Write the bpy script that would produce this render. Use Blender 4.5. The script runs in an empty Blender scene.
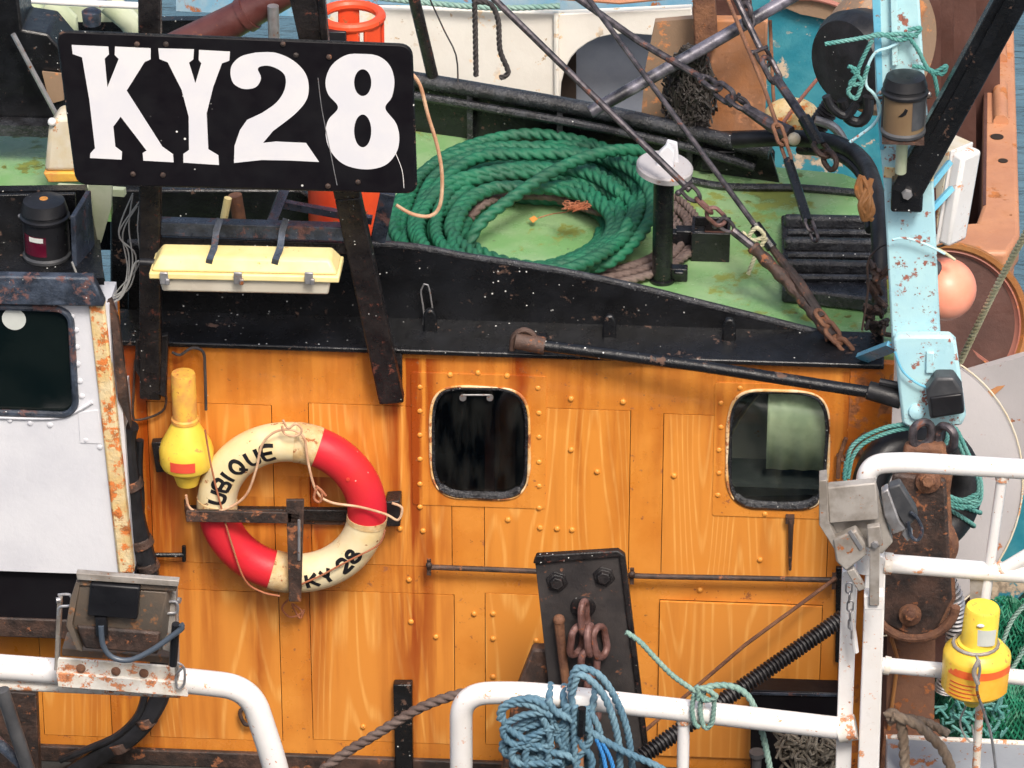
import bpy, bmesh, math, random
from mathutils import Vector, Matrix, noise
V = Vector
R = math.radians
sc = bpy.context.scene
COL = sc.collection
random.seed(7)

# ------------------------------------------------------------------ camera
YAW, PITCH, DIST, FPX = R(3.9), R(28), 17.0, 4301.0
FWD = V((-math.sin(YAW)*math.cos(PITCH), math.cos(YAW)*math.cos(PITCH), -math.sin(PITCH)))
CAM = -FWD*DIST
RIGHT = V((math.cos(YAW), math.sin(YAW), 0))
UP = RIGHT.cross(FWD)
cd = bpy.data.cameras.new("camera"); cam = bpy.data.objects.new("camera", cd); COL.objects.link(cam)
cam.location = CAM
cam.rotation_euler = FWD.to_track_quat('-Z', 'Y').to_euler()
cd.sensor_width = 36; cd.lens = FPX/1024*36; cd.clip_end = 2000; cd.clip_start = 0.1
cd.dof.use_dof = False
sc.camera = cam
sc.render.resolution_x, sc.render.resolution_y = 1024, 768

# ------------------------------------------------------------------ light
w = bpy.data.worlds.new("World"); sc.world = w; w.use_nodes = True
nt = w.node_tree; bgn = nt.nodes["Background"]
sky = nt.nodes.new("ShaderNodeTexSky"); sky.sky_type = 'NISHITA'; sky.sun_disc = False
SUN_EL, SUN_AZ = R(52), R(160)       # azimuth measured clockwise from +Y
sky.sun_elevation = SUN_EL; sky.sun_rotation = SUN_AZ; sky.dust_density = 6; sky.air_density = 1.2; sky.ozone_density = .4
nt.links.new(sky.outputs[0], bgn.inputs[0]); bgn.inputs[1].default_value = 0.13
sd = bpy.data.lights.new("sun", 'SUN'); so = bpy.data.objects.new("sun", sd); COL.objects.link(so)
sd.energy = 2.0; sd.angle = R(14); sd.color = (1, .96, .9)
sdir = V((math.sin(SUN_AZ)*math.cos(SUN_EL), math.cos(SUN_AZ)*math.cos(SUN_EL), math.sin(SUN_EL)))
so.rotation_euler = sdir.to_track_quat('Z', 'Y').to_euler()
sc.view_settings.view_transform = 'Standard'; sc.view_settings.look = 'None'
sc.view_settings.exposure = 0.6; sc.view_settings.gamma = 1

# ------------------------------------------------------------------ pixel -> point on a real plane
def ray(px, py):
    return (FWD + RIGHT*((px-512)/FPX) + UP*((384-py)/FPX))
def at(px, py, y=0.0):
    d = ray(px, py); return CAM + d*((y-CAM.y)/d.y)
def atz(px, py, z):
    d = ray(px, py); return CAM + d*((z-CAM.z)/d.z)
def S(px): return px/253.0
def path(pts, y=None):            # [(px,py[,y])...]
    return [at(p[0], p[1], p[2] if len(p) > 2 else y) for p in pts]

# ------------------------------------------------------------------ materials
STAINS = [(0, 6, .145, -.20, .32), (-1.55, .42, .14, -2.2, .95), (-.40, .18, .10, -2.0, 1.1), (-.80, .12, -.45, -1.7, .8), (-1.40, .16, .12, -1.6, .9), (.02, .07, .14, -.45, .8), (1.32, .10, .1, -1.0, .6), (-.33, .06, -.1, -1.2, .6), (.28, .04, .14, -.8, .6), (.82, .06, .14, -.5, .6), (-.62, .05, .14, -.6, .5), (1.45, .14, .1, -1.8, .9), (-1.05, .05, -1.0, -2.0, .6),
          (.42, .05, -.1, -.9, .35), (-1.02, .10, -.55, -1.5, .5), (.60, .05, .1, -.9, .35), (-1.25, .08, -.35, -1.5, .7)]
def stain_nodes(n, l, tc, c):
    """rust running down the deckhouse wall below its feet, bolts and brackets (wall coordinates: x, z above the deck)"""
    def ma(op, a, b=None, cl=False):
        t = n.new("ShaderNodeMath"); t.operation = op; t.use_clamp = cl
        for i, q in enumerate((a, b)):
            if q is None: continue
            if isinstance(q, (int, float)): t.inputs[i].default_value = q
            else: l.new(q, t.inputs[i])
        return t.outputs[0]
    sx = n.new("ShaderNodeSeparateXYZ"); l.new(tc.outputs["Object"], sx.inputs[0])
    mp = n.new("ShaderNodeMapping"); mp.inputs["Scale"].default_value = (22, 22, 1.3); l.new(tc.outputs["Object"], mp.inputs[0])
    n1 = n.new("ShaderNodeTexNoise"); n1.inputs["Scale"].default_value = 1; n1.inputs["Detail"].default_value = 7; l.new(mp.outputs[0], n1.inputs["Vector"])
    n2 = n.new("ShaderNodeTexNoise"); n2.inputs["Scale"].default_value = 3.5; n2.inputs["Detail"].default_value = 6; l.new(tc.outputs["Object"], n2.inputs["Vector"])
    tot = None
    for x0, wd, z1, z0, k in STAINS:
        z1 += 1.84; z0 += 1.84
        dx_ = ma('ABSOLUTE', ma('ADD', ma('SUBTRACT', sx.outputs[0], x0), ma('MULTIPLY', ma('SUBTRACT', n2.outputs[0], .5), .12)))
        g_ = ma('SUBTRACT', 1.0, ma('DIVIDE', dx_, wd), True)
        fz = ma('MULTIPLY', ma('DIVIDE', ma('SUBTRACT', sx.outputs[2], z0), (z1-z0), True), ma('LESS_THAN', sx.outputs[2], z1))
        m_ = ma('MULTIPLY', ma('MULTIPLY', g_, ma('POWER', fz, .55)), k)
        tot = m_ if tot is None else ma('MAXIMUM', tot, m_)
    r_ = n.new("ShaderNodeMapRange"); r_.inputs[1].default_value = .36; r_.inputs[2].default_value = .56; l.new(n1.outputs[0], r_.inputs[0])
    f = ma('MULTIPLY', ma('MULTIPLY', tot, 1.5), r_.outputs[0], True)
    x = n.new("ShaderNodeMix"); x.data_type = 'RGBA'; l.new(f, x.inputs[0]); l.new(c, x.inputs[6]); x.inputs[7].default_value = (.30, .055, .006, 1)
    return x.outputs[2]

def mat(name, base, rough=.5, metal=0.0, var=None, vscale=6, vamt=.5, rust=0.0, rscale=8, rcol=(.16, .055, .018),
        streak=0.0, scol=(.25, .09, .02), spec=0.0, speccol=(.75, .75, .72), sscale=60, bump=.15, bscale=40, ior=1.5,
        coat=0.0, trans=0.0, dist=.004, sub=0.0, sl=.5, stains=False):
    m = bpy.data.materials.new(name); m.use_nodes = True
    n = m.node_tree.nodes; l = m.node_tree.links; p = n["Principled BSDF"]
    p.inputs["Roughness"].default_value = rough; p.inputs["Metallic"].default_value = metal
    p.inputs["IOR"].default_value = ior; p.inputs["Coat Weight"].default_value = coat
    p.inputs["Transmission Weight"].default_value = trans
    p.inputs["Subsurface Weight"].default_value = sub; p.inputs["Specular IOR Level"].default_value = sl
    tc = n.new("ShaderNodeTexCoord"); co = tc.outputs["Object"]
    oi = n.new("ShaderNodeObjectInfo")
    add = n.new("ShaderNodeVectorMath"); add.operation = 'ADD'; l.new(co, add.inputs[0])
    sc3 = n.new("ShaderNodeVectorMath"); sc3.operation = 'SCALE'; sc3.inputs[0].default_value = (9, 5, 7)
    l.new(oi.outputs["Random"], sc3.inputs["Scale"]); l.new(sc3.outputs[0], add.inputs[1]); co = add.outputs[0]
    def noi(scale, detail=5, vec=None, dis=0.0, ro=.6):
        t = n.new("ShaderNodeTexNoise"); t.inputs["Scale"].default_value = scale; t.inputs["Detail"].default_value = detail
        t.inputs["Roughness"].default_value = ro; t.inputs["Distortion"].default_value = dis
        l.new(vec or co, t.inputs["Vector"]); return t.outputs[0]
    def ramp(src, a, b, lo=0, hi=1):
        t = n.new("ShaderNodeMapRange"); t.inputs[1].default_value = a; t.inputs[2].default_value = b
        t.inputs[3].default_value = lo; t.inputs[4].default_value = hi; t.interpolation_type = 'SMOOTHSTEP'
        l.new(src, t.inputs[0]); return t.outputs[0]
    def mix(f, a, b):
        t = n.new("ShaderNodeMix"); t.data_type = 'RGBA'
        if isinstance(f, float): t.inputs[0].default_value = f
        else: l.new(f, t.inputs[0])
        for s, i in ((a, 6), (b, 7)):
            if isinstance(s, tuple): t.inputs[i].default_value = (*s, 1)
            else: l.new(s, t.inputs[i])
        return t.outputs[2]
    def mul(a, b):
        t = n.new("ShaderNodeMath"); t.operation = 'MULTIPLY'; l.new(a, t.inputs[0])
        if isinstance(b, float): t.inputs[1].default_value = b
        else: l.new(b, t.inputs[1])
        return t.outputs[0]
    c = mix(0.0, base, base)
    if var is None: var = tuple(x*.72 for x in base)
    c = mix(mul(ramp(noi(vscale, 6), .35, .68), float(vamt)), c, var)
    rgh = None
    if streak > 0:
        mp = n.new("ShaderNodeMapping"); mp.inputs["Scale"].default_value = (13, 13, .9); l.new(co, mp.inputs[0])
        f = ramp(noi(1.0, 6, mp.outputs[0], .3, .65), .58-.12*min(1, streak), .78)
        f2 = ramp(noi(1.6, 3), .38, .62)
        c = mix(mul(mul(f, f2), float(min(1, streak))), c, scol)
    if stains: c = stain_nodes(n, l, tc, c)
    if rust > 0:
        f = ramp(noi(rscale, 9, ro=.7), .66-.33*rust, .70-.30*rust)
        fc = mul(ramp(noi(rscale*3.3, 5, ro=.6), .665-.15*rust, .685-.15*rust), ramp(noi(rscale*.5, 3), .44, .56))
        mx = n.new("ShaderNodeMath"); mx.operation = 'MAXIMUM'; l.new(f, mx.inputs[0]); l.new(fc, mx.inputs[1]); f = mx.outputs[0]
        rc = mix(ramp(noi(rscale*4, 6), .4, .6), rcol, tuple(min(1, x*2.2) for x in rcol))
        c = mix(f, c, rc); rgh = f
    if spec > 0:
        v = n.new("ShaderNodeTexVoronoi"); v.inputs["Scale"].default_value = sscale; l.new(co, v.inputs["Vector"])
        f = ramp(v.outputs["Distance"], .16, .10)
        f2 = ramp(noi(4, 3), .66-.25*spec, .74-.2*spec)
        wv = n.new("ShaderNodeSeparateColor"); l.new(v.outputs["Color"], wv.inputs[0])
        f3 = ramp(wv.outputs[0], .55, .6)
        c = mix(mul(mul(f, f2), f3), c, speccol)
    l.new(c, p.inputs["Base Color"])
    r0 = ramp(noi(vscale*2.3, 5), .3, .7, max(.02, rough-.09), min(1, rough+.12))
    if rgh is not None:
        t = n.new("ShaderNodeMix"); t.data_type = 'FLOAT'; l.new(rgh, t.inputs[0]); l.new(r0, t.inputs[2]); t.inputs[3].default_value = .85
        r0 = t.outputs[0]
    l.new(r0, p.inputs["Roughness"])
    if bump > 0:
        b = n.new("ShaderNodeBump"); b.inputs["Strength"].default_value = bump; b.inputs["Distance"].default_value = dist
        l.new(noi(bscale, 8, ro=.7), b.inputs["Height"]); l.new(b.outputs[0], p.inputs["Normal"])
    return m

def wood_mat(name, c1, c2):
    m = bpy.data.materials.new(name); m.use_nodes = True
    n = m.node_tree.nodes; l = m.node_tree.links; p = n["Principled BSDF"]
    p.inputs["Roughness"].default_value = .34; p.inputs["Coat Weight"].default_value = .3; p.inputs["Coat Roughness"].default_value = .2
    tc = n.new("ShaderNodeTexCoord"); oi = n.new("ShaderNodeObjectInfo")
    sc3 = n.new("ShaderNodeVectorMath"); sc3.operation = 'SCALE'; sc3.inputs[0].default_value = (1.9, 0, 5.3)
    l.new(oi.outputs["Random"], sc3.inputs["Scale"])
    add = n.new("ShaderNodeVectorMath"); l.new(tc.outputs["Object"], add.inputs[0]); l.new(sc3.outputs[0], add.inputs[1])
    mp = n.new("ShaderNodeMapping"); mp.inputs["Scale"].default_value = (1.15, 1, .125); l.new(add.outputs[0], mp.inputs[0])
    nz = n.new("ShaderNodeTexNoise"); nz.inputs["Scale"].default_value = 3.0; nz.inputs["Detail"].default_value = 1.2
    l.new(mp.outputs[0], nz.inputs["Vector"])
    ma = n.new("ShaderNodeMath"); ma.operation = 'MULTIPLY'; ma.inputs[1].default_value = 21; l.new(nz.outputs[0], ma.inputs[0])
    fr = n.new("ShaderNodeMath"); fr.operation = 'PINGPONG'; fr.inputs[1].default_value = .5; l.new(ma.outputs[0], fr.inputs[0])
    fine = n.new("ShaderNodeTexNoise"); fine.inputs["Scale"].default_value = 3; fine.inputs["Detail"].default_value = 6
    mp2 = n.new("ShaderNodeMapping"); mp2.inputs["Scale"].default_value = (26, 26, 1.6); l.new(add.outputs[0], mp2.inputs[0]); l.new(mp2.outputs[0], fine.inputs["Vector"])
    r1 = n.new("ShaderNodeMapRange"); r1.inputs[1].default_value = .20; r1.inputs[2].default_value = .03; l.new(fr.outputs[0], r1.inputs[0])
    r1.interpolation_type = 'SMOOTHSTEP'
    r2 = n.new("ShaderNodeMapRange"); r2.inputs[1].default_value = .3; r2.inputs[2].default_value = .7; r2.inputs[3].default_value = .1; l.new(fine.outputs[0], r2.inputs[0])
    mm = n.new("ShaderNodeMath"); mm.operation = 'MULTIPLY'; l.new(r1.outputs[0], mm.inputs[0]); l.new(r2.outputs[0], mm.inputs[1])
    big = n.new("ShaderNodeTexNoise"); big.inputs["Scale"].default_value = 2.2; l.new(add.outputs[0], big.inputs["Vector"])
    a = n.new("ShaderNodeMix"); a.data_type = 'RGBA'; l.new(mm.outputs[0], a.inputs[0]); a.inputs[6].default_value = (*c2, 1); a.inputs[7].default_value = (*c1, 1)
    # weather stains running down
    mp3 = n.new("ShaderNodeMapping"); mp3.inputs["Scale"].default_value = (11, 11, .8); l.new(add.outputs[0], mp3.inputs[0])
    st = n.new("ShaderNodeTexNoise"); st.inputs["Scale"].default_value = 1; st.inputs["Detail"].default_value = 6; l.new(mp3.outputs[0], st.inputs["Vector"])
    r3 = n.new("ShaderNodeMapRange"); r3.inputs[1].default_value = .56; r3.inputs[2].default_value = .76; r3.inputs[4].default_value = .55; l.new(st.outputs[0], r3.inputs[0])
    b = n.new("ShaderNodeMix"); b.data_type = 'RGBA'; l.new(r3.outputs[0], b.inputs[0]); l.new(a.outputs[2], b.inputs[6]); b.inputs[7].default_value = (.38, .11, .014, 1)
    l.new(stain_nodes(n, l, tc, b.outputs[2]), p.inputs["Base Color"])
    bu = n.new("ShaderNodeBump"); bu.inputs["Strength"].default_value = .12; bu.inputs["Distance"].default_value = .003
    l.new(fine.outputs[0], bu.inputs["Height"]); l.new(bu.outputs[0], p.inputs["Normal"])
    return m

def glass_mat(name, tint=(.35, .4, .38), refl=.5):
    m = bpy.data.materials.new(name); m.use_nodes = True
    n = m.node_tree.nodes; l = m.node_tree.links; n.remove(n["Principled BSDF"])
    t = n.new("ShaderNodeBsdfTransparent"); t.inputs[0].default_value = (*tint, 1)
    g = n.new("ShaderNodeBsdfGlossy"); g.inputs["Roughness"].default_value = .03
    lw = n.new("ShaderNodeLayerWeight"); pw = n.new("ShaderNodeMath"); pw.operation = 'POWER'; pw.inputs[1].default_value = 4; l.new(lw.outputs[1], pw.inputs[0])
    f = n.new("ShaderNodeMath"); f.operation = 'MULTIPLY_ADD'; f.inputs[1].default_value = .7; f.inputs[2].default_value = .035; l.new(pw.outputs[0], f.inputs[0])
    x = n.new("ShaderNodeMixShader"); l.new(f.outputs[0], x.inputs[0]); l.new(t.outputs[0], x.inputs[1]); l.new(g.outputs[0], x.inputs[2])
    tc = n.new("ShaderNodeTexCoord"); mp = n.new("ShaderNodeMapping"); mp.inputs["Scale"].default_value = (19, 19, 5); l.new(tc.outputs["Object"], mp.inputs[0])
    nz = n.new("ShaderNodeTexNoise"); nz.inputs["Scale"].default_value = 1; nz.inputs["Detail"].default_value = 7; l.new(mp.outputs[0], nz.inputs["Vector"])
    rg = n.new("ShaderNodeMapRange"); rg.inputs[1].default_value = .42; rg.inputs[2].default_value = .8; rg.inputs[4].default_value = .025; l.new(nz.outputs[0], rg.inputs[0])
    df = n.new("ShaderNodeBsdfDiffuse"); df.inputs[0].default_value = (.5, .52, .48, 1)
    y = n.new("ShaderNodeMixShader"); l.new(rg.outputs[0], y.inputs[0]); l.new(x.outputs[0], y.inputs[1]); l.new(df.outputs[0], y.inputs[2])
    l.new(y.outputs[0], n["Material Output"].inputs[0]); return m

M = {}
M['orange'] = mat('orange_paint', (.68, .265, .044), .3, stains=True, var=(.56, .185, .022), vscale=3.5, vamt=.8, streak=.7, scol=(.36, .095, .012), rust=.10, rscale=14, bump=.25, bscale=30, coat=.15, spec=.12, sscale=45, speccol=(.7,.4,.2))
M['orange_rust'] = mat('orange_paint_rusted', (.62, .225, .03), .4, var=(.42, .10, .01), vscale=4, vamt=.9, streak=1.0, scol=(.2, .045, .01), rust=.42, rscale=12, bump=.5, bscale=30, dist=.006)
M['rivetgold'] = mat('golden_rivet_paint', (.70, .29, .05), .35, var=(.58, .19, .025), vscale=20, bump=.1, rust=.1, rscale=20)
M['wood'] = wood_mat('varnished_panel_grain', (.78, .38, .095), (.66, .25, .040))
M['gap'] = mat('seam_shadow_black', (.02, .01, .005), .8, bump=0)
M['black'] = mat('black_gloss_paint', (.005, .0052, .006), .2, sl=.5, var=(.012, .013, .016), vscale=7, vamt=.7, rust=.12, rscale=9, rcol=(.05, .028, .02), spec=.7, sscale=38, bump=.6, bscale=22, dist=.008)
M['black_clean'] = mat('black_board_paint', (.006, .005, .007), .42, sl=.18, var=(.009, .009, .011), vamt=.6, spec=.2, sscale=30, bump=.12, bscale=25)
M['black_rust'] = mat('black_paint_rusty', (.008, .007, .008), .32, sl=.4, var=(.026, .022, .022), vscale=14, vamt=.8, rust=.14, rscale=17, rcol=(.06, .018, .012), spec=.5, sscale=45, bump=.9, bscale=28, dist=.008)
M['tar'] = mat('tarred_black', (.007, .007, .009), .2, sl=.7, var=(.035, .038, .046), vscale=16, vamt=.75, bump=1, bscale=40, dist=.01, spec=.6, sscale=50)
M['bluegrey'] = mat('weathered_blue_black', (.018, .024, .036), .32, var=(.07, .09, .13), vscale=13, vamt=.8, rust=.3, rscale=8, rcol=(.06, .03, .028), bump=.8, dist=.008, spec=.5)
M['rust'] = mat('rusty_iron', (.115, .05, .03), .68, var=(.22, .10, .05), vscale=12, vamt=.9, rust=.2, rscale=20, rcol=(.13, .05, .02), bump=1, bscale=30, dist=.01)
M['rust_dark'] = mat('dark_rusty_iron', (.024, .017, .015), .5, var=(.10, .055, .04), vscale=10, vamt=.8, rust=.25, rscale=12, rcol=(.12, .045, .02), bump=.9, bscale=26, dist=.01)
M['rust_pink'] = mat('worn_chain_iron', (.10, .042, .032), .5, .2, var=(.22, .12, .11), vscale=20, vamt=.9, rust=.12, rscale=16, rcol=(.16, .05, .02), bump=.7, dist=.006)
M['green'] = mat('green_deck_paint', (.165, .33, .125), .2, var=(.25, .38, .19), vscale=4.2, vamt=.95, rust=.30, rscale=2.9, rcol=(.085, .10, .02), spec=.5, sscale=16, speccol=(.07, .05, .03), bump=.35, bscale=16, dist=.006)
M['white'] = mat('white_hull_paint', (.62, .63, .67), .42, var=(.52, .53, .58), vscale=3, vamt=.7, rust=.0, rscale=7, streak=.12, bump=.4, bscale=12, dist=.006)
M['cream_rust'] = mat('cream_paint_rusted', (.68, .56, .34), .45, var=(.62, .42, .16), vscale=12, vamt=.8, rust=.42, rscale=13, rcol=(.3, .09, .02), bump=.9, dist=.008)
M['rail'] = mat('white_rail_paint', (.74, .73, .73), .34, var=(.66, .63, .60), vscale=5, vamt=.5, rust=.13, rscale=16, rcol=(.3, .13, .06), bump=.2, coat=.2)
M['rail_rust'] = mat('white_rail_paint_rusted', (.72, .70, .66), .4, var=(.6, .52, .42), vscale=14, vamt=.8, rust=.40, rscale=18, rcol=(.28, .11, .05), bump=.6)
M['letter'] = mat('white_letter_paint', (.60, .60, .64), .55, sl=.25, var=(.72, .70, .68), vscale=5, vamt=.4, bump=.1)
M['blue'] = mat('pale_blue_paint', (.36, .60, .68), .34, var=(.46, .70, .72), vscale=4, vamt=.8, rust=.27, rscale=17, rcol=(.14, .05, .035), bump=.35, coat=.2)
M['blue_dk'] = mat('mid_blue_paint', (.11, .38, .55), .34, var=(.2, .5, .62), vscale=5, vamt=.6, rust=.2, rscale=13, bump=.3)
M['teal'] = mat('peeling_teal_paint', (.020, .19, .26), .5, var=(.06, .27, .33), vscale=7, vamt=.9, rust=.34, rscale=6, rcol=(.24, .19, .14), bump=.6)
M['brown'] = mat('rust_brown_hull_paint', (.40, .18, .10), .5, var=(.52, .25, .13), vscale=3, vamt=.8, rust=.22, rscale=6, rcol=(.2, .07, .02), streak=.5, scol=(.3, .10, .02), bump=.6)
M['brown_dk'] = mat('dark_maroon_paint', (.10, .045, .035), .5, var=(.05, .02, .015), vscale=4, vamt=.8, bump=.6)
M['terracotta'] = mat('terracotta_drum_paint', (.33, .13, .10), .5, var=(.36, .15, .11), vscale=3, vamt=.8, rust=.2, rscale=4, rcol=(.3, .11, .03), bump=.4)
M['rimrust'] = mat('yellow_rust_rim', (.34, .155, .05), .55, var=(.28, .10, .03), vscale=6, vamt=.9, rust=.3, rscale=8, rcol=(.22, .08, .02), bump=.8)
M['plate_dark'] = mat('dark_grey_brown_plate', (.030, .027, .028), .4, var=(.06, .052, .05), vscale=7, vamt=.8, rust=.12, rscale=10, rcol=(.08, .035, .02), bump=.8)
M['rustorange'] = mat('bright_orange_rust', (.36, .15, .06), .65, var=(.30, .16, .10), vscale=5, vamt=.9, rust=.35, rscale=5, rcol=(.22, .10, .05), bump=.8)
M['tan'] = mat('weathered_tan_plating', (.25, .165, .11), .6, var=(.24, .16, .10), vscale=6, vamt=.8, rust=.3, rscale=7, rcol=(.24, .1, .04), bump=.6)
M['grey'] = mat('pale_grey_paint', (.40, .38, .39), .45, var=(.34, .33, .34), vscale=2, vamt=.7, rust=.05, bump=.3, streak=.15)
M['darkdeck'] = mat('dark_wet_deck', (.05, .048, .046), .5, var=(.03, .03, .03), vamt=.8, bump=.6)
M['greydeck'] = mat('grey_deck_paint', (.26, .28, .30), .5, var=(.24, .25, .27), vscale=5, vamt=.7, rust=.15, rscale=8, bump=.4)
M['yellow'] = mat('yellow_plastic', (.80, .60, .07), .42, var=(.72, .44, .04), vscale=5, vamt=.7, rust=.1, rscale=14, rcol=(.35, .13, .03), bump=.15, spec=.3, sscale=30, speccol=(.25, .12, .04), sub=0)
M['yellow_rust'] = mat('weathered_yellow_plastic', (.72, .42, .06), .5, var=(.55, .24, .07), vscale=12, vamt=.9, rust=.3, rscale=18, rcol=(.3, .1, .03), bump=.4)
M['lampyellow'] = mat('faded_yellow_grp', (.78, .66, .33), .42, var=(.72, .53, .17), vscale=5, vamt=.6, rust=.06, rscale=14, rcol=(.5, .3, .1), bump=.15, spec=.35, sscale=26, speccol=(.3, .2, .1))
M['lens'] = mat('milky_acrylic', (.52, .47, .38), .2, var=(.66, .62, .52), vscale=4, vamt=.6, bump=.05, coat=.4)
M['cream'] = mat('aged_cream_grp', (.62, .57, .47), .42, var=(.56, .46, .28), vscale=9, vamt=.8, rust=.2, rscale=14, rcol=(.28, .12, .04), bump=.3)
M['bandtape'] = mat('dirty_canvas_band', (.42, .25, .09), .8, var=(.55, .42, .22), vscale=22, vamt=.8, rust=.25, rscale=30, bump=1)
M['ringcream'] = mat('lifebuoy_cream', (.74, .65, .44), .45, var=(.70, .52, .22), vscale=4, vamt=.7, bump=.25, bscale=50, rust=.04)
M['ringred'] = mat('lifebuoy_red', (.56, .018, .035), .45, sl=.35, var=(.58, .025, .02), vscale=4, vamt=.6, bump=.25, bscale=50, spec=.3, sscale=40, speccol=(.75, .5, .45))
M['tape'] = mat('worn_canvas_band', (.55, .36, .16), .8, var=(.62, .5, .3), vscale=22, vamt=.8, rust=.25, rscale=30, bump=1)
M['redlabel'] = mat('red_label', (.62, .04, .03), .5, var=(.7, .12, .05), vscale=12, vamt=.5, bump=.1)
M['orglabel'] = mat('orange_label', (.80, .12, .03), .5, var=(.8, .25, .05), vscale=12, vamt=.6, bump=.1)
M['yellabel'] = mat('golden_label', (.80, .40, .03), .5, var=(.82, .52, .08), vscale=14, vamt=.6, bump=.1)
M['paper'] = mat('pale_sticker', (.55, .58, .55), .6, bump=.05)
M['brownlabel'] = mat('brown_label', (.17, .115, .06), .5, var=(.13, .08, .05), vamt=.6, bump=.1)
M['blackplastic'] = mat('black_plastic', (.009, .009, .011), .36, sl=.35, var=(.02, .021, .025), vamt=.6, bump=.25, spec=.3)
M['greyplastic'] = mat('dark_grey_casting', (.035, .037, .042), .45, var=(.10, .10, .105), vamt=.6, bump=.4)
M['flood'] = mat('weathered_grey_alloy', (.36, .335, .31), .5, .1, var=(.16, .135, .11), vscale=8, vamt=.8, rust=.12, rscale=14, bump=.35)
M['flood_dk'] = mat('dark_brown_alloy', (.12, .10, .082), .5, .15, var=(.16, .12, .09), vscale=6, vamt=.9, rust=.25, rscale=10, rcol=(.14, .07, .035), bump=.5)
M['steel'] = mat('galvanised_steel', (.42, .42, .44), .42, .7, var=(.28, .26, .25), vscale=16, vamt=.8, rust=.15, rscale=16, bump=.4)
M['wire'] = mat('oiled_steel_wire', (.03, .028, .034), .42, .5, var=(.14, .12, .13), vscale=24, vamt=.8, rust=.2, rscale=14, rcol=(.09, .04, .03), bump=.5)
M['greenrope'] = mat('green_polyprop_rope', (.010, .135, .068), .55, var=(.014, .08, .045), vscale=5, vamt=.9, bump=1, bscale=150, dist=.003, spec=.2, speccol=(.2, .4, .3))
M['brownrope'] = mat('faded_brown_rope', (.115, .078, .068), .8, var=(.18, .135, .12), vscale=10, vamt=.8, bump=1, bscale=150)
M['darkrope'] = mat('dark_tarred_rope', (.03, .026, .027), .7, var=(.07, .06, .058), vscale=16, vamt=.8, bump=1, bscale=150)
M['bluerope'] = mat('faded_blue_rope', (.075, .165, .24), .7, var=(.17, .29, .36), vscale=8, vamt=.8, bump=.9, bscale=160)
M['brightbluerope'] = mat('bright_blue_rope', (.04, .24, .60), .6, bump=.8, bscale=160)
M['tealrope'] = mat('faded_teal_rope', (.06, .24, .22), .65, var=(.16, .36, .33), vscale=9, vamt=.8, bump=.9, bscale=160)
M['palerope'] = mat('greygreen_rope', (.25, .37, .32), .7, var=(.14, .28, .25), vscale=9, vamt=.8, bump=.9, bscale=160)
M['straw'] = mat('pale_straw_rope', (.52, .50, .34), .7, var=(.40, .36, .2), vscale=14, vamt=.7, bump=.9)
M['cord'] = mat('aged_beige_cord', (.62, .42, .27), .7, var=(.42, .2, .11), vscale=13, vamt=.9, bump=.6)
M['cordrust'] = mat('rusty_cord', (.36, .14, .07), .75, var=(.3, .08, .03), vscale=13, vamt=.8, bump=.6)
M['net'] = mat('green_net_twine', (.006, .10, .05), .6, var=(.012, .20, .11), vscale=8, vamt=.8, bump=.5)
M['blacknet'] = mat('black_net_twine', (.022, .018, .017), .6, var=(.07, .06, .055), vscale=18, vamt=.8, bump=.8)
M['rubber'] = mat('black_rubber', (.008, .008, .009), .4, sl=.4, var=(.022, .022, .026), vscale=9, vamt=.8, bump=.5, spec=.35)
M['hose'] = mat('ribbed_hose', (.018, .016, .018), .45, var=(.075, .068, .07), vscale=18, vamt=.8, bump=.5)
M['cable'] = mat('white_cable', (.30, .30, .29), .5, bump=.1)
M['buoy'] = mat('salmon_buoy_vinyl', (.85, .27, .17), .4, var=(.9, .42, .3), vscale=3, vamt=.7, bump=.12, spec=.25, speccol=(.5, .2, .12))
M['gasred'] = mat('gas_bottle_red', (.72, .075, .02), .42, var=(.62, .05, .02), vscale=5, vamt=.7, rust=.12, bump=.3)
M['maroon'] = mat('maroon_boom_paint', (.065, .017, .015), .38, var=(.11, .04, .035), vscale=7, vamt=.8, bump=.5, rust=.1)
M['interior'] = mat('dark_cabin_lining', (.035, .018, .013), .6, bump=.1)
M['reflection_curtain'] = mat('pale_green_reflection', (.66, .70, .52), .8, var=(.26, .33, .24), vamt=.7, bump=.2)
M['paleboat'] = mat('white_boat_far_paint', (.74, .71, .65), .45, var=(.66, .62, .56), vscale=4, vamt=.7, rust=.16, rscale=5, rcol=(.35, .26, .17), bump=.4)
M['farblue'] = mat('far_blue_paint', (.14, .34, .50), .5, var=(.35, .42, .46), vscale=5, vamt=.9, rust=.2, bump=.5)
M['greyin'] = mat('grey_inner_plating', (.26, .28, .33), .5, var=(.20, .22, .27), vscale=6, vamt=.7, bump=.3)
M['palegreen'] = mat('pale_green_grp', (.40, .46, .30), .5, var=(.55, .58, .45), vscale=5, vamt=.8, bump=.3)
M['lip'] = mat('orange_cream_lip', (.68, .36, .10), .5, var=(.78, .66, .46), vscale=9, vamt=.9, rust=.4, rscale=14, rcol=(.18, .06, .02), bump=.9)
M['glass'] = glass_mat('window_glass', (.52, .50, .48))
M['glass2'] = glass_mat('window_glass_clear', (.84, .88, .84))
M['darkglass'] = mat('dark_green_glass', (.002, .005, .005), .05, var=(.008, .012, .011), vscale=3, vamt=.6, bump=.02, ior=1.55)
M['redglass'] = mat('deep_red_lens', (.055, .004, .014), .1, var=(.14, .01, .03), bump=.03, coat=.5)
M['leaf'] = mat('dry_leaf', (.6, .25, .05), .7, bump=.2)

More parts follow.
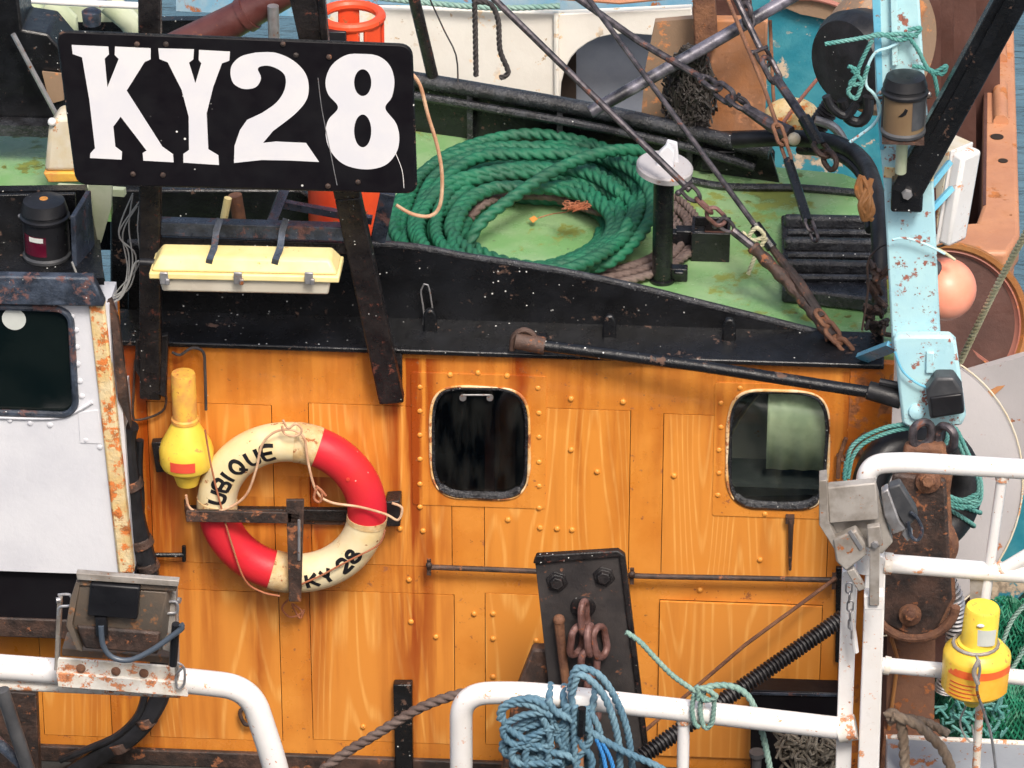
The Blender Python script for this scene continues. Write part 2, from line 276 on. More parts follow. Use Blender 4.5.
def water_mat():
    m = mat('harbour_water', (.06, .115, .15), .12, var=(.10, .17, .21), vscale=1.2, vamt=.8, bump=.0)
    n = m.node_tree.nodes; l = m.node_tree.links
    tc = n.new("ShaderNodeTexCoord"); t = n.new("ShaderNodeTexNoise"); t.inputs["Scale"].default_value = 3; t.inputs["Detail"].default_value = 6
    mp = n.new("ShaderNodeMapping"); mp.inputs["Scale"].default_value = (.7, 2.2, 1); l.new(tc.outputs["Object"], mp.inputs[0]); l.new(mp.outputs[0], t.inputs["Vector"])
    b = n.new("ShaderNodeBump"); b.inputs["Strength"].default_value = .7; b.inputs["Distance"].default_value = .12
    l.new(t.outputs[0], b.inputs["Height"]); l.new(b.outputs[0], n["Principled BSDF"].inputs["Normal"]); return m
M['water'] = water_mat()

# ------------------------------------------------------------------ objects
def thing(name, label, cat, loc, group=None):
    o = bpy.data.objects.new(name, None); COL.objects.link(o); o.location = loc; o.empty_display_size = .1
    o['label'] = label; o['category'] = cat
    if group: o['group'] = group
    return o
def root_loc(p):
    v = V((0, 0, 0))
    while p: v = v+p.location; p = p.parent
    return v

class MB:
    def __init__(s): s.v = []; s.f = []
    def add(s, vs, fs):
        k = len(s.v); s.v += [V(v) for v in vs]; s.f += [tuple(i+k for i in f) for f in fs]; return s
    def prism(s, poly, vec):
        n = len(poly); vec = V(vec); a = [V(p) for p in poly]; b = [p+vec for p in a]
        fs = [tuple(range(n)), tuple(range(2*n-1, n-1, -1))] + [((i+1) % n, i, n+i, n+(i+1) % n) for i in range(n)]
        return s.add(a+b, fs)
    def pp(s, px, y, th):      # outline on the plane y, thickness going back
        return s.prism(path(px, y), (0, th, 0))
    def floor(s, px, z, th):   # outline on the horizontal plane z, thickness downward
        return s.prism([atz(p[0], p[1], z) for p in px], (0, 0, -th))
    def box(s, c, size, rot=None):
        c = V(c); h = V(size)/2; vs = []
        for x in (-1, 1):
            for y in (-1, 1):
                for z in (-1, 1):
                    p = V((x*h.x, y*h.y, z*h.z)); vs.append(c+(rot@p if rot else p))
        return s.add(vs, [(0, 1, 3, 2), (4, 6, 7, 5), (0, 4, 5, 1), (2, 3, 7, 6), (0, 2, 6, 4), (1, 5, 7, 3)])
    def beam(s, p0, p1, w_, h_, up=(0, 1, 0)):
        p0 = V(p0); p1 = V(p1); d = (p1-p0).normalized(); a = d.cross(V(up)).normalized(); b = a.cross(d)
        q = [p0+a*w_/2*i+b*h_/2*j for i, j in ((-1, -1), (1, -1), (1, 1), (-1, 1))]
        return s.prism(q, p1-p0)
    def tube(s, pts, r, n=12, closed=False, prof=None, twist=0.0, cap=True):
        pts = [V(p) for p in pts]; N = len(pts)
        rr = r if isinstance(r, (list, tuple)) else [r]*N
        T = []
        for i in range(N):
            if closed: t = pts[(i+1) % N]-pts[i-1]
            else: t = pts[min(i+1, N-1)]-pts[max(i-1, 0)]
            T.append(t.normalized() if t.length > 1e-9 else V((0, 0, 1)))
        u = T[0].orthogonal().normalized(); frames = []
        for i in range(N):
            if i: u = (u-T[i]*u.dot(T[i])); u = u.normalized() if u.length > 1e-6 else T[i].orthogonal().normalized()
            frames.append((u.copy(), T[i].cross(u)))
        vs = []; L = 0
        for i in range(N):
            if i: L += (pts[i]-pts[i-1]).length
            a0 = twist*L
            for k in range(n):
                a = 2*math.pi*k/n
                q = rr[i]*(prof(a) if prof else 1)
                vs.append(pts[i]+(frames[i][0]*math.cos(a+a0)+frames[i][1]*math.sin(a+a0))*q)
        fs = []
        for i in range(N if closed else N-1):
            j = (i+1) % N
            for k in range(n):
                fs.append((i*n+k, i*n+(k+1) % n, j*n+(k+1) % n, j*n+k))
        if cap and not closed: fs += [tuple(range(n-1, -1, -1)), tuple((N-1)*n+k for k in range(n))]
        return s.add(vs, fs)
    def lathe(s, c, axis, prof, n=32, capped=True):
        axis = V(axis).normalized(); u = axis.orthogonal().normalized(); w_ = axis.cross(u); c = V(c); vs = []
        for t, r in prof:
            for k in range(n):
                a = 2*math.pi*k/n; vs.append(c+axis*t+(u*math.cos(a)+w_*math.sin(a))*r)
        m = len(prof); fs = [(i*n+k, i*n+(k+1) % n, (i+1)*n+(k+1) % n, (i+1)*n+k) for i in range(m-1) for k in range(n)]
        if capped: fs += [tuple(range(n-1, -1, -1)), tuple((m-1)*n+k for k in range(n))]
        return s.add(vs, fs)
    def ball(s, c, r, sc_=(1, 1, 1), n=24, m=14):
        c = V(c); vs = []
        for i in range(m+1):
            t = math.pi*i/m
            for k in range(n):
                a = 2*math.pi*k/n
                vs.append(c+V((math.sin(t)*math.cos(a)*sc_[0], math.sin(t)*math.sin(a)*sc_[1], math.cos(t)*sc_[2]))*r)
        return s.add(vs, [(i*n+k, (i+1)*n+k, (i+1)*n+(k+1) % n, i*n+(k+1) % n) for i in range(m) for k in range(n)])
    def build(s, name, m, parent=None, bev=0.0, smooth=35, label=None, cat=None, group=None, kind=None, seg=2, loc=None):
        me = bpy.data.meshes.new(name)
        if parent is not None: o0 = root_loc(parent)
        elif loc is not None: o0 = V(loc)
        else:
            o0 = sum(s.v, V((0, 0, 0)))/len(s.v); o0.z = min(v.z for v in s.v)
        me.from_pydata([v-o0 for v in s.v], [], s.f); me.validate()
        bm = bmesh.new(); bm.from_mesh(me); bmesh.ops.remove_doubles(bm, verts=bm.verts, dist=1e-6)
        bmesh.ops.recalc_face_normals(bm, faces=bm.faces); bm.to_mesh(me); bm.free()
        me.materials.append(M[m] if isinstance(m, str) else m)
        me.shade_smooth(); me.set_sharp_from_angle(angle=R(smooth))
        o = bpy.data.objects.new(name, me); COL.objects.link(o)
        if parent is not None: o.parent = parent
        else: o.location = o0
        if bev:
            b = o.modifiers.new("bevel", 'BEVEL'); b.width = bev; b.segments = seg; b.limit_method = 'ANGLE'; b.angle_limit = R(40)
            b.harden_normals = False
        if label: o['label'] = label
        if cat: o['category'] = cat
        if group: o['group'] = group
        if kind: o['kind'] = kind
        return o

def smooth(pts, step=.02, closed=False):     # Catmull-Rom through the points, resampled evenly
    P = [V(p) for p in pts]; N = len(P); out = []
    for i in range(N if closed else N-1):
        if closed: a, b, c, d = P[i-1], P[i], P[(i+1) % N], P[(i+2) % N]
        else: a, b, c, d = P[max(i-1, 0)], P[i], P[i+1], P[min(i+2, N-1)]
        k = max(2, int((c-b).length/step)+1)
        for j in range(k):
            t = j/k
            out.append(.5*((2*b)+(c-a)*t+(2*a-5*b+4*c-d)*t*t+(3*b-a-3*c+d)*t**3))
    if not closed: out.append(P[-1])
    return out
def fillet(pts, r, seg=8):
    P = [V(p) for p in pts]; out = [P[0]]
    for i in range(1, len(P)-1):
        a = (P[i-1]-P[i]); b = (P[i+1]-P[i]); rr = min(r, a.length*.48, b.length*.48)
        p0 = P[i]+a.normalized()*rr; p1 = P[i]+b.normalized()*rr
        for k in range(seg+1):
            t = k/seg; out.append(p0*(1-t)**2+P[i]*2*t*(1-t)+p1*t*t)
    out.append(P[-1]); return out
def lobes3(a): return .70+.36*abs(math.sin(1.5*a))**.8
def rope_pts(mb, pts, r, lay=None, step=None, n=15, closed=False):
    lay = lay or r*6.0; step = lay/12; n = 15 if n > 8 else 12
    return mb.tube(smooth(pts, step, closed), r, n, closed, prof=lobes3, twist=2*math.pi/lay)
def curved_label(c, ax, rad, a0, a1, z0, z1, m, par, nm='label', n=12, off=.0015):
    vs = []; 
    for i in range(n+1):
        a = R(a0+(a1-a0)*i/n)
        for z in (z0, z1): vs.append(c+V((math.sin(a)*(rad+off), -math.cos(a)*(rad+off), 0))+ax*z)
    return MB().add(vs, [(2*i, 2*i+2, 2*i+3, 2*i+1) for i in range(n)]).build(nm, m, par, smooth=80)
def copy_tree(o, parent=None):
    c = o.copy(); COL.objects.link(c); c.parent = parent
    for ch in list(o.children): copy_tree(ch, c)
    return c
def rrect(w_, h_, r, nc=8):
    out = []
    for cx, cz, a0 in ((w_/2-r, h_/2-r, 0), (-w_/2+r, h_/2-r, 90), (-w_/2+r, -h_/2+r, 180), (w_/2-r, -h_/2+r, 270)):
        for k in range(nc+1):
            a = R(a0+90*k/nc); out.append((cx+r*math.cos(a), cz+r*math.sin(a)))
    return out
def bar(name, p0, p1, r, m, parent=None, n=12, **k):
    return MB().tube([p0, p1], r, n).build(name, m, parent, **k)
def bolt_mb(c, axis, r, h):
    return MB().lathe(c, axis, [(0, r*1.35), (h*.25, r*1.35), (h*.26, r), (h, r*.95)], 6)
def link_pts(L, wd, nc=8):    # stadium in xz-plane
    return [V((x, 0, z)) for x, z in rrect(wd, L, wd/2-1e-4, nc)]
def chain(name, label, p0, p1, L, wd, r, m, cat='chain', sag=0.0, group=None):
    p0 = V(p0); p1 = V(p1); n = max(1, round((p1-p0).length/(L-2*r*1.05))); t = thing(name, label, cat, p1, group)
    for i in range(n):
        c = p0.lerp(p1, (i+.5)/n); d = (p1-p0).normalized(); q = d.to_track_quat('Z', 'Y').to_matrix()
        if i % 2: q = q @ Matrix.Rotation(R(82), 3, 'Z')
        else: q = q @ Matrix.Rotation(R(-12), 3, 'Z')
        MB().tube([c+q@p for p in link_pts(L, wd)], r, 8, True).build('link', m, t)
    return t

# ================================================================== SETTING
MB().prism([(-300, -40, -3.2), (300, -40, -3.2), (300, 900, -3.2), (-300, 900, -3.2)], (0, 0, -.1)).build('water', 'water', kind='structure')
MB().prism([(-3.2, -2.2, -1.84), (3.2, -2.2, -1.84), (3.2, .02, -1.84), (-3.2, .02, -1.84)], (0, 0, -.12)).build('side_deck', 'darkdeck', kind='structure')
ZD = .15
# main deckhouse top: green deck
g = MB(); g.prism([at(120, 345, .02).xy.to_3d()+V((0, 0, ZD)), V((1.50, .02, ZD)), V((1.50, 1.55, ZD)), V((1.3, 1.72, ZD)), V((-.3, 2.0, ZD)), V((-1.5, 2.2, ZD))], (0, 0, -.05))
g.build('foredeck', 'green', kind='structure')

MB().prism([(-9, -7.4, -3.4), (9, -7.4, -3.4), (9, -7.4, 2.2), (-9, -7.4, 2.2)], (0, -3.5, 0)).build('unseen_quay', mat('dark_quay_stone', (.10, .09, .08), .8, bump=.8), kind='structure')  # out of view behind the camera, added so black paint reflects dark stone
# ---------------------------------------------------- orange deckhouse wall
wall = thing('deckhouse_wall', 'long orange painted deckhouse wall with grained panels, rivets and two windows', 'wall', (0, 0, -1.84))
def xz(px, py): p = at(px, py, 0); return p.x, p.z
panel_px = [(150, 403, 274, 563), (310, 405, 452, 565), (484, 408, 630, 570), (662, 416, 830, 577),
            (40, 588, 109, 736), (147, 590, 281, 739), (311, 592, 455, 742), (485, 595, 622, 747), (658, 602, 820, 757)]
rects = []
for x0, y0, x1, y1 in panel_px:
    xa, za = xz((x0), (y0+y1)/2)[0], xz((x0+x1)/2, y0)[1]
    xb, zb = xz((x1), (y0+y1)/2)[0], xz((x0+x1)/2, y1)[1]
    rects.append((xa, xb, zb, za))
win_px = [(480, 442, 96, 110, .085), (778, 449, 98, 116, .09)]
wins = []
def wshape(w_, h_, n_=4.2, N=64):
    out = []
    for k in range(N):
        a = 2*math.pi*(k+.5)/N; c_, s_ = math.cos(a), math.sin(a)
        out.append((w_/2*math.copysign(abs(c_)**(2/n_), c_), h_/2*math.copysign(abs(s_)**(2/n_), s_)))
    return out
for cx, cy, w_, h_, r_ in win_px:
    x, z = xz(cx, cy); wins.append((x, z, S(w_), S(h_)/.883, r_))
WX0, WX1, WZ0, WZ1 = xz(-60, 600)[0], xz(845, 500)[0], -1.84, ZD
holes = [(x-w_/2-.03, x+w_/2+.03, z-h_/2-.03, z+h_/2+.03) for x, z, w_, h_, r_ in wins]
cuts = rects+holes
xs = sorted({WX0, WX1, *[c[0] for c in cuts], *[c[1] for c in cuts]}); zs = sorted({WZ0, WZ1, *[c[2] for c in cuts], *[c[3] for c in cuts]})
sh = MB(); e = 1e-5
for i in range(len(xs)-1):
    for j in range(len(zs)-1):
        cx, cz = (xs[i]+xs[i+1])/2, (zs[j]+zs[j+1])/2
        if any(a < cx < b and c < cz < d for a, b, c, d in cuts): continue
        sh.add([(xs[i], 0, zs[j]), (xs[i+1], 0, zs[j]), (xs[i+1], 0, zs[j+1]), (xs[i], 0, zs[j+1])], [(0, 1, 2, 3)])
o = sh.build('sheathing', 'orange', wall); o.data.shade_flat(); sm_ = o.modifiers.new('thick', 'SOLIDIFY'); sm_.thickness = .018; sm_.offset = 1 if False else -1
G = .0030
for k, (a, b, c, d) in enumerate(rects):
    # panels are cut round the window openings
    sub = [(a+G, b-G, c+G, d-G)]
    for ha, hb, hc, hd in holes:
        if hb < a or ha > b or hd < c or hc > d: continue
        ns = []
        for (x0, x1, z0, z1) in sub:
            if x0 < ha: ns.append((x0, min(ha, x1), z0, z1))
            if x1 > hb: ns.append((max(hb, x0), x1, z0, z1))
            mx0, mx1 = max(x0, ha), min(x1, hb)
            if mx1 > mx0:
                if z0 < hc: ns.append((mx0, mx1, z0, min(hc, z1)))
                if z1 > hd: ns.append((mx0, mx1, max(hd, z0), z1))
        sub = ns
    m_ = MB()
    for (x0, x1, z0, z1) in sub: m_.add([(x0, -.0015, z0), (x1, -.0015, z0), (x1, -.0015, z1), (x0, -.0015, z1)], [(0, 1, 2, 3)])
    o = m_.build('panel', 'wood', wall); o.data.shade_flat()
    s2 = o.modifiers.new('thick', 'SOLIDIFY'); s2.thickness = .014; s2.offset = -1
# dark backing behind the seams with openings for the windows
bk = MB(); bx = sorted({WX0, WX1, *[h[0] for h in holes], *[h[1] for h in holes]}); bz = sorted({WZ0, WZ1, *[h[2] for h in holes], *[h[3] for h in holes]})
for i in range(len(bx)-1):
    for j in range(len(bz)-1):
        cx, cz = (bx[i]+bx[i+1])/2, (bz[j]+bz[j+1])/2
        if any(a < cx < b and c < cz < d for a, b, c, d in holes): continue
        bk.add([(bx[i], .022, bz[j]), (bx[i+1], .022, bz[j]), (bx[i+1], .022, bz[j+1]), (bx[i], .022, bz[j+1])], [(0, 1, 2, 3)])
bk.build('backing', 'gap', wall)
# windows: doubler plate with a rounded opening, rubber seal, pane, cabin behind
dbl = [(412, 374, 546, 506), (714, 384, 852, 517)]
for k, (x, z, w_, h_, r_) in enumerate(wins):
    a0 = xz(dbl[k][0], 440)[0]; a1 = xz(dbl[k][2], 440)[0]; c1 = xz(480+300*k, dbl[k][1])[1]; c0 = xz(480+300*k, dbl[k][3])[1]
    nc = 8
    inner = wshape(w_+.012, h_+.012)
    oc = wshape(a1-a0, c1-c0, 60); ocx, ocz = (a0+a1)/2, (c0+c1)/2
    n = len(inner); F = -.006
    vs = [(x+p[0], F, z+p[1]) for p in inner]+[(ocx+p[0], F, ocz+p[1]) for p in oc]+[(x+p[0], .05, z+p[1]) for p in inner]+[(ocx+p[0], 0, ocz+p[1]) for p in oc]
    fs = []
    for i in range(n):
        j = (i+1) % n; fs += [(i, j, n+j, n+i), (i, 2*n+i, 2*n+j, j), (n+i, n+j, 3*n+j, 3*n+i)]
    wn = MB().add(vs, fs).build('window', 'orange', wall)
    lip = [(x+p[0], F-.004, z+p[1]) for p in wshape(w_+.016, h_+.016)]
    MB().tube([V(p) for p in lip], [.0055+.005*noise.noise(V(p)*9) for p in lip], 8, True).build('frame', 'lip', wn)
    seal = [V((x+p[0], -.001, z+p[1])) for p in wshape(w_-.004, h_-.004)]
    MB().tube(seal, [.009+(.010 if p.z < z-h_*.42 else .0)+.003*noise.noise(p*14) for p in seal], 8, True).build('seal', 'tar', wn)
    pane = wshape(w_-.01, h_-.01)
    MB().prism([(x+p[0], .008, z+p[1]) for p in pane], (0, .006, 0)).build('pane', 'glass2' if k else 'glass', wn, smooth=20)
    cab = MB(); X0, X1, Z0, Z1, D_ = x-.34, x+.34, z-.42, z+.38, .65
    cab.add([(X0, .05, Z0), (X1, .05, Z0), (X1, D_, Z0), (X0, D_, Z0), (X0, .05, Z1-.25*0), (X1, .05, Z1), (X1, D_, Z1), (X0, D_, Z1)],
            [(0, 1, 2, 3), (3, 2, 6, 7), (0, 3, 7, 4), (1, 5, 6, 2), (4, 7, 6, 5)])
    cab.build('cabin_lining', 'interior', wn)
    if k == 0:
        hd = MB(); 
        hd.lathe(at(463, 397, .004), (0, -1, 0), [(0, .014), (.012, .013)], 16); hd.lathe(at(490, 397, .004), (0, -1, 0), [(0, .014), (.012, .013)], 16)
        hd.tube([at(463, 395, -.006), at(490, 395, -.006)], .004)
        hd.build('wiper_pivot', 'steel', wn)
        MB().box((x+.02, .4, z-.1), (.04, .3, .6)).build('bunk_post', 'brown_dk', wn)
    else:
        cv = MB(); P = [at(px_, 470, .05) for px_ in range(766, 832, 3)]
        top = [V((p.x, .05+.004*math.sin(i*.9), z+.24)) for i, p in enumerate(P)]; bot = [V((p.x, .05+.004*math.sin(i*.9), z-.12)) for i, p in enumerate(P)]
        m_ = len(P); cv.add(top+bot, [(i, i+1, m_+i+1, m_+i) for i in range(m_-1)])
        o = cv.build('reflection_curtain', 'reflection_curtain', wn, smooth=80); q = o.modifiers.new('t', 'SOLIDIFY'); q.thickness = .004  # pale curtain panel stands for the grey-green reflection in this pane
        MB().box((x, .14, z-.19), (.5, .2, .02)).build('shelf', 'greyplastic', wn)
# rivets
rv = [(420, 387), (420, 411), (420, 435), (420, 459), (420, 484), (420, 507), (538, 388), (539, 413), (539, 437), (539, 462), (539, 486), (539, 508),
      (450, 375), (478, 373), (507, 376), (508, 520), (540, 528), (571, 399), (623, 402), (571, 450), (597, 472), (674, 476), (740, 388), (721, 403),
      (721, 427), (719, 450), (719, 473), (718, 495), (400, 529), (423, 531), (557, 529), (572, 530), (409, 580), (411, 622), (436, 637), (474, 614), (493, 614),
      (493, 639), (363, 727), (536, 641), (836, 388), (850, 430), (852, 460), (493, 677), (540, 560), (765, 514), (600, 620), (700, 590), (760, 560), (640, 700)]
r0 = None
for i, (px_, py_) in enumerate(rv):
    p = at(px_, py_, -.005)
    if r0 is None:
        rb = MB(); rb.lathe(p, (0, -1, 0), [(-.004, .0115), (.002, .011), (.005, .008), (.0065, .003)], 14)
        r0 = rb.build('rivet', 'rivetgold', wall, smooth=60); r0p = p
    else:
        c = r0.copy(); COL.objects.link(c); c.parent = wall; c.location = p-r0p; c.scale = (1, 1, 1)
# right-hand rusty stile with lugs
st = MB(); st.prism([(WX1, -.012, -1.84), (at(888, 500, 0).x, -.012, -1.84), (at(888, 500, 0).x, -.012, ZD), (WX1, -.012, ZD)], (0, .06, 0))
st.build('corner_stile', 'orange_rust', wall, bev=.004)
MB().prism([(WX0, -.006, ZD-.012), (WX1, -.006, ZD-.012), (WX1, -.006, ZD), (WX0, -.006, ZD)], (0, .02, 0)).build('top_edge', 'rust', wall)
MB().prism([(WX0, -.03, -1.84), (at(750, 760, 0).x, -.03, -1.84), (at(750, 760, 0).x, -.03, -1.765), (WX0, -.03, -1.765)], (0, .026, 0)).build('skirting', 'rust_dark', wall, bev=.006)
hp = MB(); hp.lathe(at(484, 632+2, -.001), (0, -1, 0), [(-.004, .008), (.003, .007)], 10)
# ledge on top and the sloping coaming
led = MB(); led.prism([(WX0, -.035, ZD+.005), (at(884, 360, 0).x, -.035, ZD+.005), (at(884, 360, 0).x, .20, ZD+.03), (WX0, .20, ZD+.03)], (0, 0, -.022))
led.build('deck_ledge', 'black', label='black painted ledge capping the orange deckhouse wall', cat='ledge', bev=.006)
YC = .19
cm = MB(); cm.pp([(128, 352), (128, 243), (375, 243), (470, 257), (560, 271), (640, 288), (700, 303), (800, 328), (872, 347), (872, 364)], YC, .025)
ct = thing('coaming', 'black glossy coaming plate sloping down along the green deck edge', 'coaming', at(500, 340, YC))
cm.build('plate', 'black', ct, bev=.004)
MB().tube(smooth(path([(128, 243), (375, 244), (470, 257), (560, 271), (640, 288), (700, 303), (800, 328), (873, 348)], YC+.012), .05), .016, 10).build('rim', 'tar', ct)
for px_ in (425, 607, 728):
    p = atz(px_, 356, ZD+.03); p.y = .10
    MB().prism([(p.x-.028, p.y, p.z-.02), (p.x+.028, p.y, p.z-.02), (p.x+.026, p.y, p.z+.06), (p.x+.012, p.y, p.z+.085), (p.x-.012, p.y, p.z+.085), (p.x-.026, p.y, p.z+.06)], (0, .03, 0)).build('lug', 'black', ct, bev=.008)
MB().tube(smooth(path([(418, 343), (424, 318), (421, 290), (428, 285), (433, 312)], .15), .02), .0035, 6).build('painted_wire_hook', 'steel', label='thin bent wire hook hanging down the black coaming', cat='hook')

# far bulwark of the foredeck
fb = thing('bulwark', 'black double railed bulwark behind the green rope coil', 'bulwark', at(600, 170, 1.6))
def Y2(px): return 2.05-(px-400)/480*.55
top = [(405, 76), (500, 92), (600, 110), (690, 130), (770, 150)]
MB().prism([at(p[0], p[1], Y2(p[0])) for p in top]+[at(p[0], p[1], Y2(p[0])) for p in [(780, 185), (690, 172), (600, 160), (500, 150), (405, 160)]], (0, .03, 0)).build('plate', 'black', fb)
MB().tube(smooth([at(p[0], p[1]+2, Y2(p[0])-.02) for p in top], .05), S(9), 12).build('top_rail', 'tar', fb)
MB().tube(smooth([at(p[0], p[1]+18, Y2(p[0])-.05) for p in top[:-1]]+[at(755, 168, Y2(755)-.05)], .05), S(5), 10).build('lower_rail', 'tar', fb)
for px_ in (470, 560, 690):
    a = at(px_, 76+(px_-405)*.2+4, Y2(px_)-.03)
    MB().beam(a, a+V((0, 0, -.22)), .025, .03).build('stanchion', 'tar', fb)
MB().tube(smooth([atz(x_, y_, ZD+.015) for x_, y_ in ((660, 172), (720, 186), (800, 188), (868, 194))], .05), .018, 8).build('deck_pipe', 'tar', label='thin black pipe lying along the far edge of the green deck', cat='pipe')

# ---------------------------------------------------- white wheelhouse on the left
wh = thing('wheelhouse', 'white wheelhouse side with dark rounded window and rusty cream corner post', 'wheelhouse', at(60, 570, -.2))
YW = -.22
wx0 = at(-60, 450, YW).x; wx1 = at(116, 450, YW).x; wzt = at(50, 303, YW).z; wzb = at(60, 573, YW).z
wc = at(14, 360, YW); ww, whh = S(118), S(104)/.883
X0, X1 = wx0-.3, wx1
inner = rrect(ww, whh, .06, 8); outer = rrect(X1-X0, wzt-wzb, .002, 8); n = len(inner); ocx, ocz = (X0+X1)/2, (wzt+wzb)/2
vs = [(wc.x+p[0], YW, wc.z+p[1]) for p in inner]+[(ocx+p[0], YW, ocz+p[1]) for p in outer]+[(wc.x+p[0], YW+.04, wc.z+p[1]) for p in inner]+[(ocx+p[0], YW+.2, ocz+p[1]) for p in outer]
fs = []
for i in range(n):
    j = (i+1) % n; fs += [(i, j, n+j, n+i), (i, 2*n+i, 2*n+j, j), (n+i, n+j, 3*n+j, 3*n+i)]
MB().add(vs, fs).build('side_plating', 'white', wh)
wn = MB().tube([V((wc.x+p[0], YW-.004, wc.z+p[1])) for p in rrect(ww+.004, whh+.004, .062, 8)], .014, 8, True).build('window', 'bluegrey', wh)
MB().prism([(wc.x+p[0], YW+.008, wc.z+p[1]) for p in inner], (0, .008, 0)).build('pane', 'darkglass', wn)
MB().lathe(at(14, 319, YW+.004), (0, -1, 0), [(0, S(12)), (.002, S(12))], 24).build('sticker', 'paper', wn)
# corner post (rusty cream), leaning with the plating edge
cpst = MB(); cpst.prism(path([(88, 303), (104, 303), (134, 574), (118, 574)], YW-.02), (0, .05, 0)); cpst.build('corner_post', 'cream_rust', wh, bev=.01)
MB().prism(path([(104, 304), (112, 330), (118, 400), (131, 428), (126, 380), (118, 320), (111, 300)], YW+.02), (0, .03, 0)).build('corner_gusset', 'rust_dark', wh)
MB().prism(path([(106, 400), (122, 398), (134, 574), (128, 576)], YW+.03), (0, .2, 0)).build('side_return', 'white', wh)
MB().tube(smooth(path([(-5, 417), (50, 418), (74, 412), (92, 402)], YW-.004), .03), .008, 8).build('weld_bead', 'white', wh)
MB().prism(path([(78, 412), (98, 410), (102, 444), (80, 443)], YW-.004), (0, .003, 0)).build('patch_plate', 'white', wh, bev=.003)
r0 = None
for i, (px_, py_) in enumerate([(76, 330), (77, 347), (78, 364), (80, 381), (82, 396), (72, 316), (30, 423), (10, 420), (50, 425), (100, 447), (86, 440)]):
    MB().lathe(at(px_, py_, YW-.001), (0, -1, 0), [(0, .012), (.004, .010), (.006, .004)], 12).build('rivet', 'white', wh)
# dark recess below the wheelhouse plating
MB().prism([(wx0-.3, YW+.04, -1.1), (at(136, 600, YW).x, YW+.04, -1.1), (at(136, 600, YW).x, YW+.04, wzb), (wx0-.3, YW+.04, wzb)], (0, .1, 0)).build('lower_recess', 'black_clean', wh)
MB().prism([(wx0-.3, YW+.03, -1.14), (at(60, 640, YW).x+.2, YW+.03, -1.14), (at(60, 640, YW).x+.2, YW+.03, -1.05), (wx0-.3, YW+.03, -1.05)], (0, .06, 0)).build('recess_sill', 'rust_dark', wh, bev=.006)
# roof edge, roof
MB().prism(path([(-80, 275), (92, 278), (104, 303), (104, 307), (-80, 304)], YW-.05), (0, .05, 0)).build('roof_edge', 'bluegrey', wh, bev=.008)
zr = .46
MB().prism([atz(-80, 195, zr), atz(110, 195, zr), atz(122, 120, zr), atz(-80, 120, zr)], (0, 0, -.12)).build('roof', 'green', wh)
MB().prism([at(-80, 192, .25), at(85, 190, .25), at(106, 300, .25), at(-80, 300, .25)], (0, .05, 0)).build('roof_fascia', 'black', wh)
MB().prism([atz(-80, 278, at(0, 278, YW).z), atz(104, 278, at(0, 278, YW).z), atz(100, 240, at(0, 278, YW).z), atz(-80, 240, at(0, 278, YW).z)], (0, 0, -.03)).build('roof_gutter', 'black', wh)
MB().beam(at(58, 188, .45), at(125, 192, .40), .03, .03).build('roof_rail', 'palegreen', wh)
MB().prism(path([(88, 184), (112, 184), (111, 208), (101, 243), (94, 243)], .30), (0, .03, 0)).build('roof_bracket', 'palegreen', wh)

# port side lamp in its screen
ls = thing('lamp_screen', 'black box shaped screen around the dark red side lamp', 'lamp screen', at(60, 262, .0))
MB().prism(path([(-60, 196), (75, 194), (78, 258), (-60, 256)], .10), (0, .02, 0)).build('back_board', 'black', ls, bev=.004)
a = at(82, 192, .12); b = at(72, 216, -.08)
MB().prism([at(86, 190, .10), at(92, 270, .10), at(72, 270, -.10), at(70, 216, -.10)], (.02, 0, 0)).build('side_board', 'bluegrey', ls, bev=.004)
MB().prism([at(-60, 255, .10), at(78, 257, .10), at(76, 274, -.10), at(-60, 272, -.10)], (0, 0, -.02)).build('base_board', 'black', ls)
def nav_lamp(name, label, px, pyb, pyt, r, y, body, cap, band=None):
    b = at(px, pyb, y); H = (pyb-pyt)/253/.883
    t = thing(name, label, 'lamp', b)
    MB().lathe(b, (0, 0, 1), [(0, r*1.05), (.012, r*1.08), (.02, r*.95)], 28).build('base', 'greyplastic', t)
    MB().lathe(b+V((0, 0, .018)), (0, 0, 1), [(0, r*.97), (H*.70, r*.97)], 28).build('lens', body, t)
    MB().lathe(b+V((0, 0, .018+H*.62)), (0, 0, 1), [(0, r*.99), (.006, r*1.10), (.016, r*1.12), (.022, r*1.02), (.032, r*1.0), (.036, r*1.06), (.046, r*1.02), (H*.34, r*.92), (H*.37, r*.55), (H*.375, .005)], 28).build('cap', cap, t)
    for a_ in (8, 172, 90):
        d = V((math.cos(R(a_)), math.sin(R(a_)), 0)); MB().tube([b+d*r*1.0, b+d*r*1.0+V((0, 0, H*.7))], .005, 8).build('guard_rod', 'greyplastic', t)
        MB().ball(b+d*r*1.15+V((0, 0, H*.7)), .009, n=10, m=6).build('clamp_nut', 'steel', t)
    return t, b, H
t, b, H = nav_lamp('side_lamp', 'dark red side lamp with round black cap inside the lamp screen', 47, 256, 204, .088, -.02, 'blackplastic', 'blackplastic')
curved = [b+V((math.sin(R(a_))*.0865, -math.cos(R(a_))*.0865, 0)) for a_ in range(-62, 16, 6)]
MB().add([p+V((0, 0, z_)) for p in curved for z_ in (.035, .12)], [(2*i, 2*i+2, 2*i+3, 2*i+1) for i in range(len(curved)-1)]).build('red_lens', 'redglass', t, smooth=80)
MB().lathe(b+V((0, -.0, .018+H*.62+H*.37)), (0, 0, 1), [(0, .018), (.003, .016)], 16).build('cap_badge', 'leaf', t)
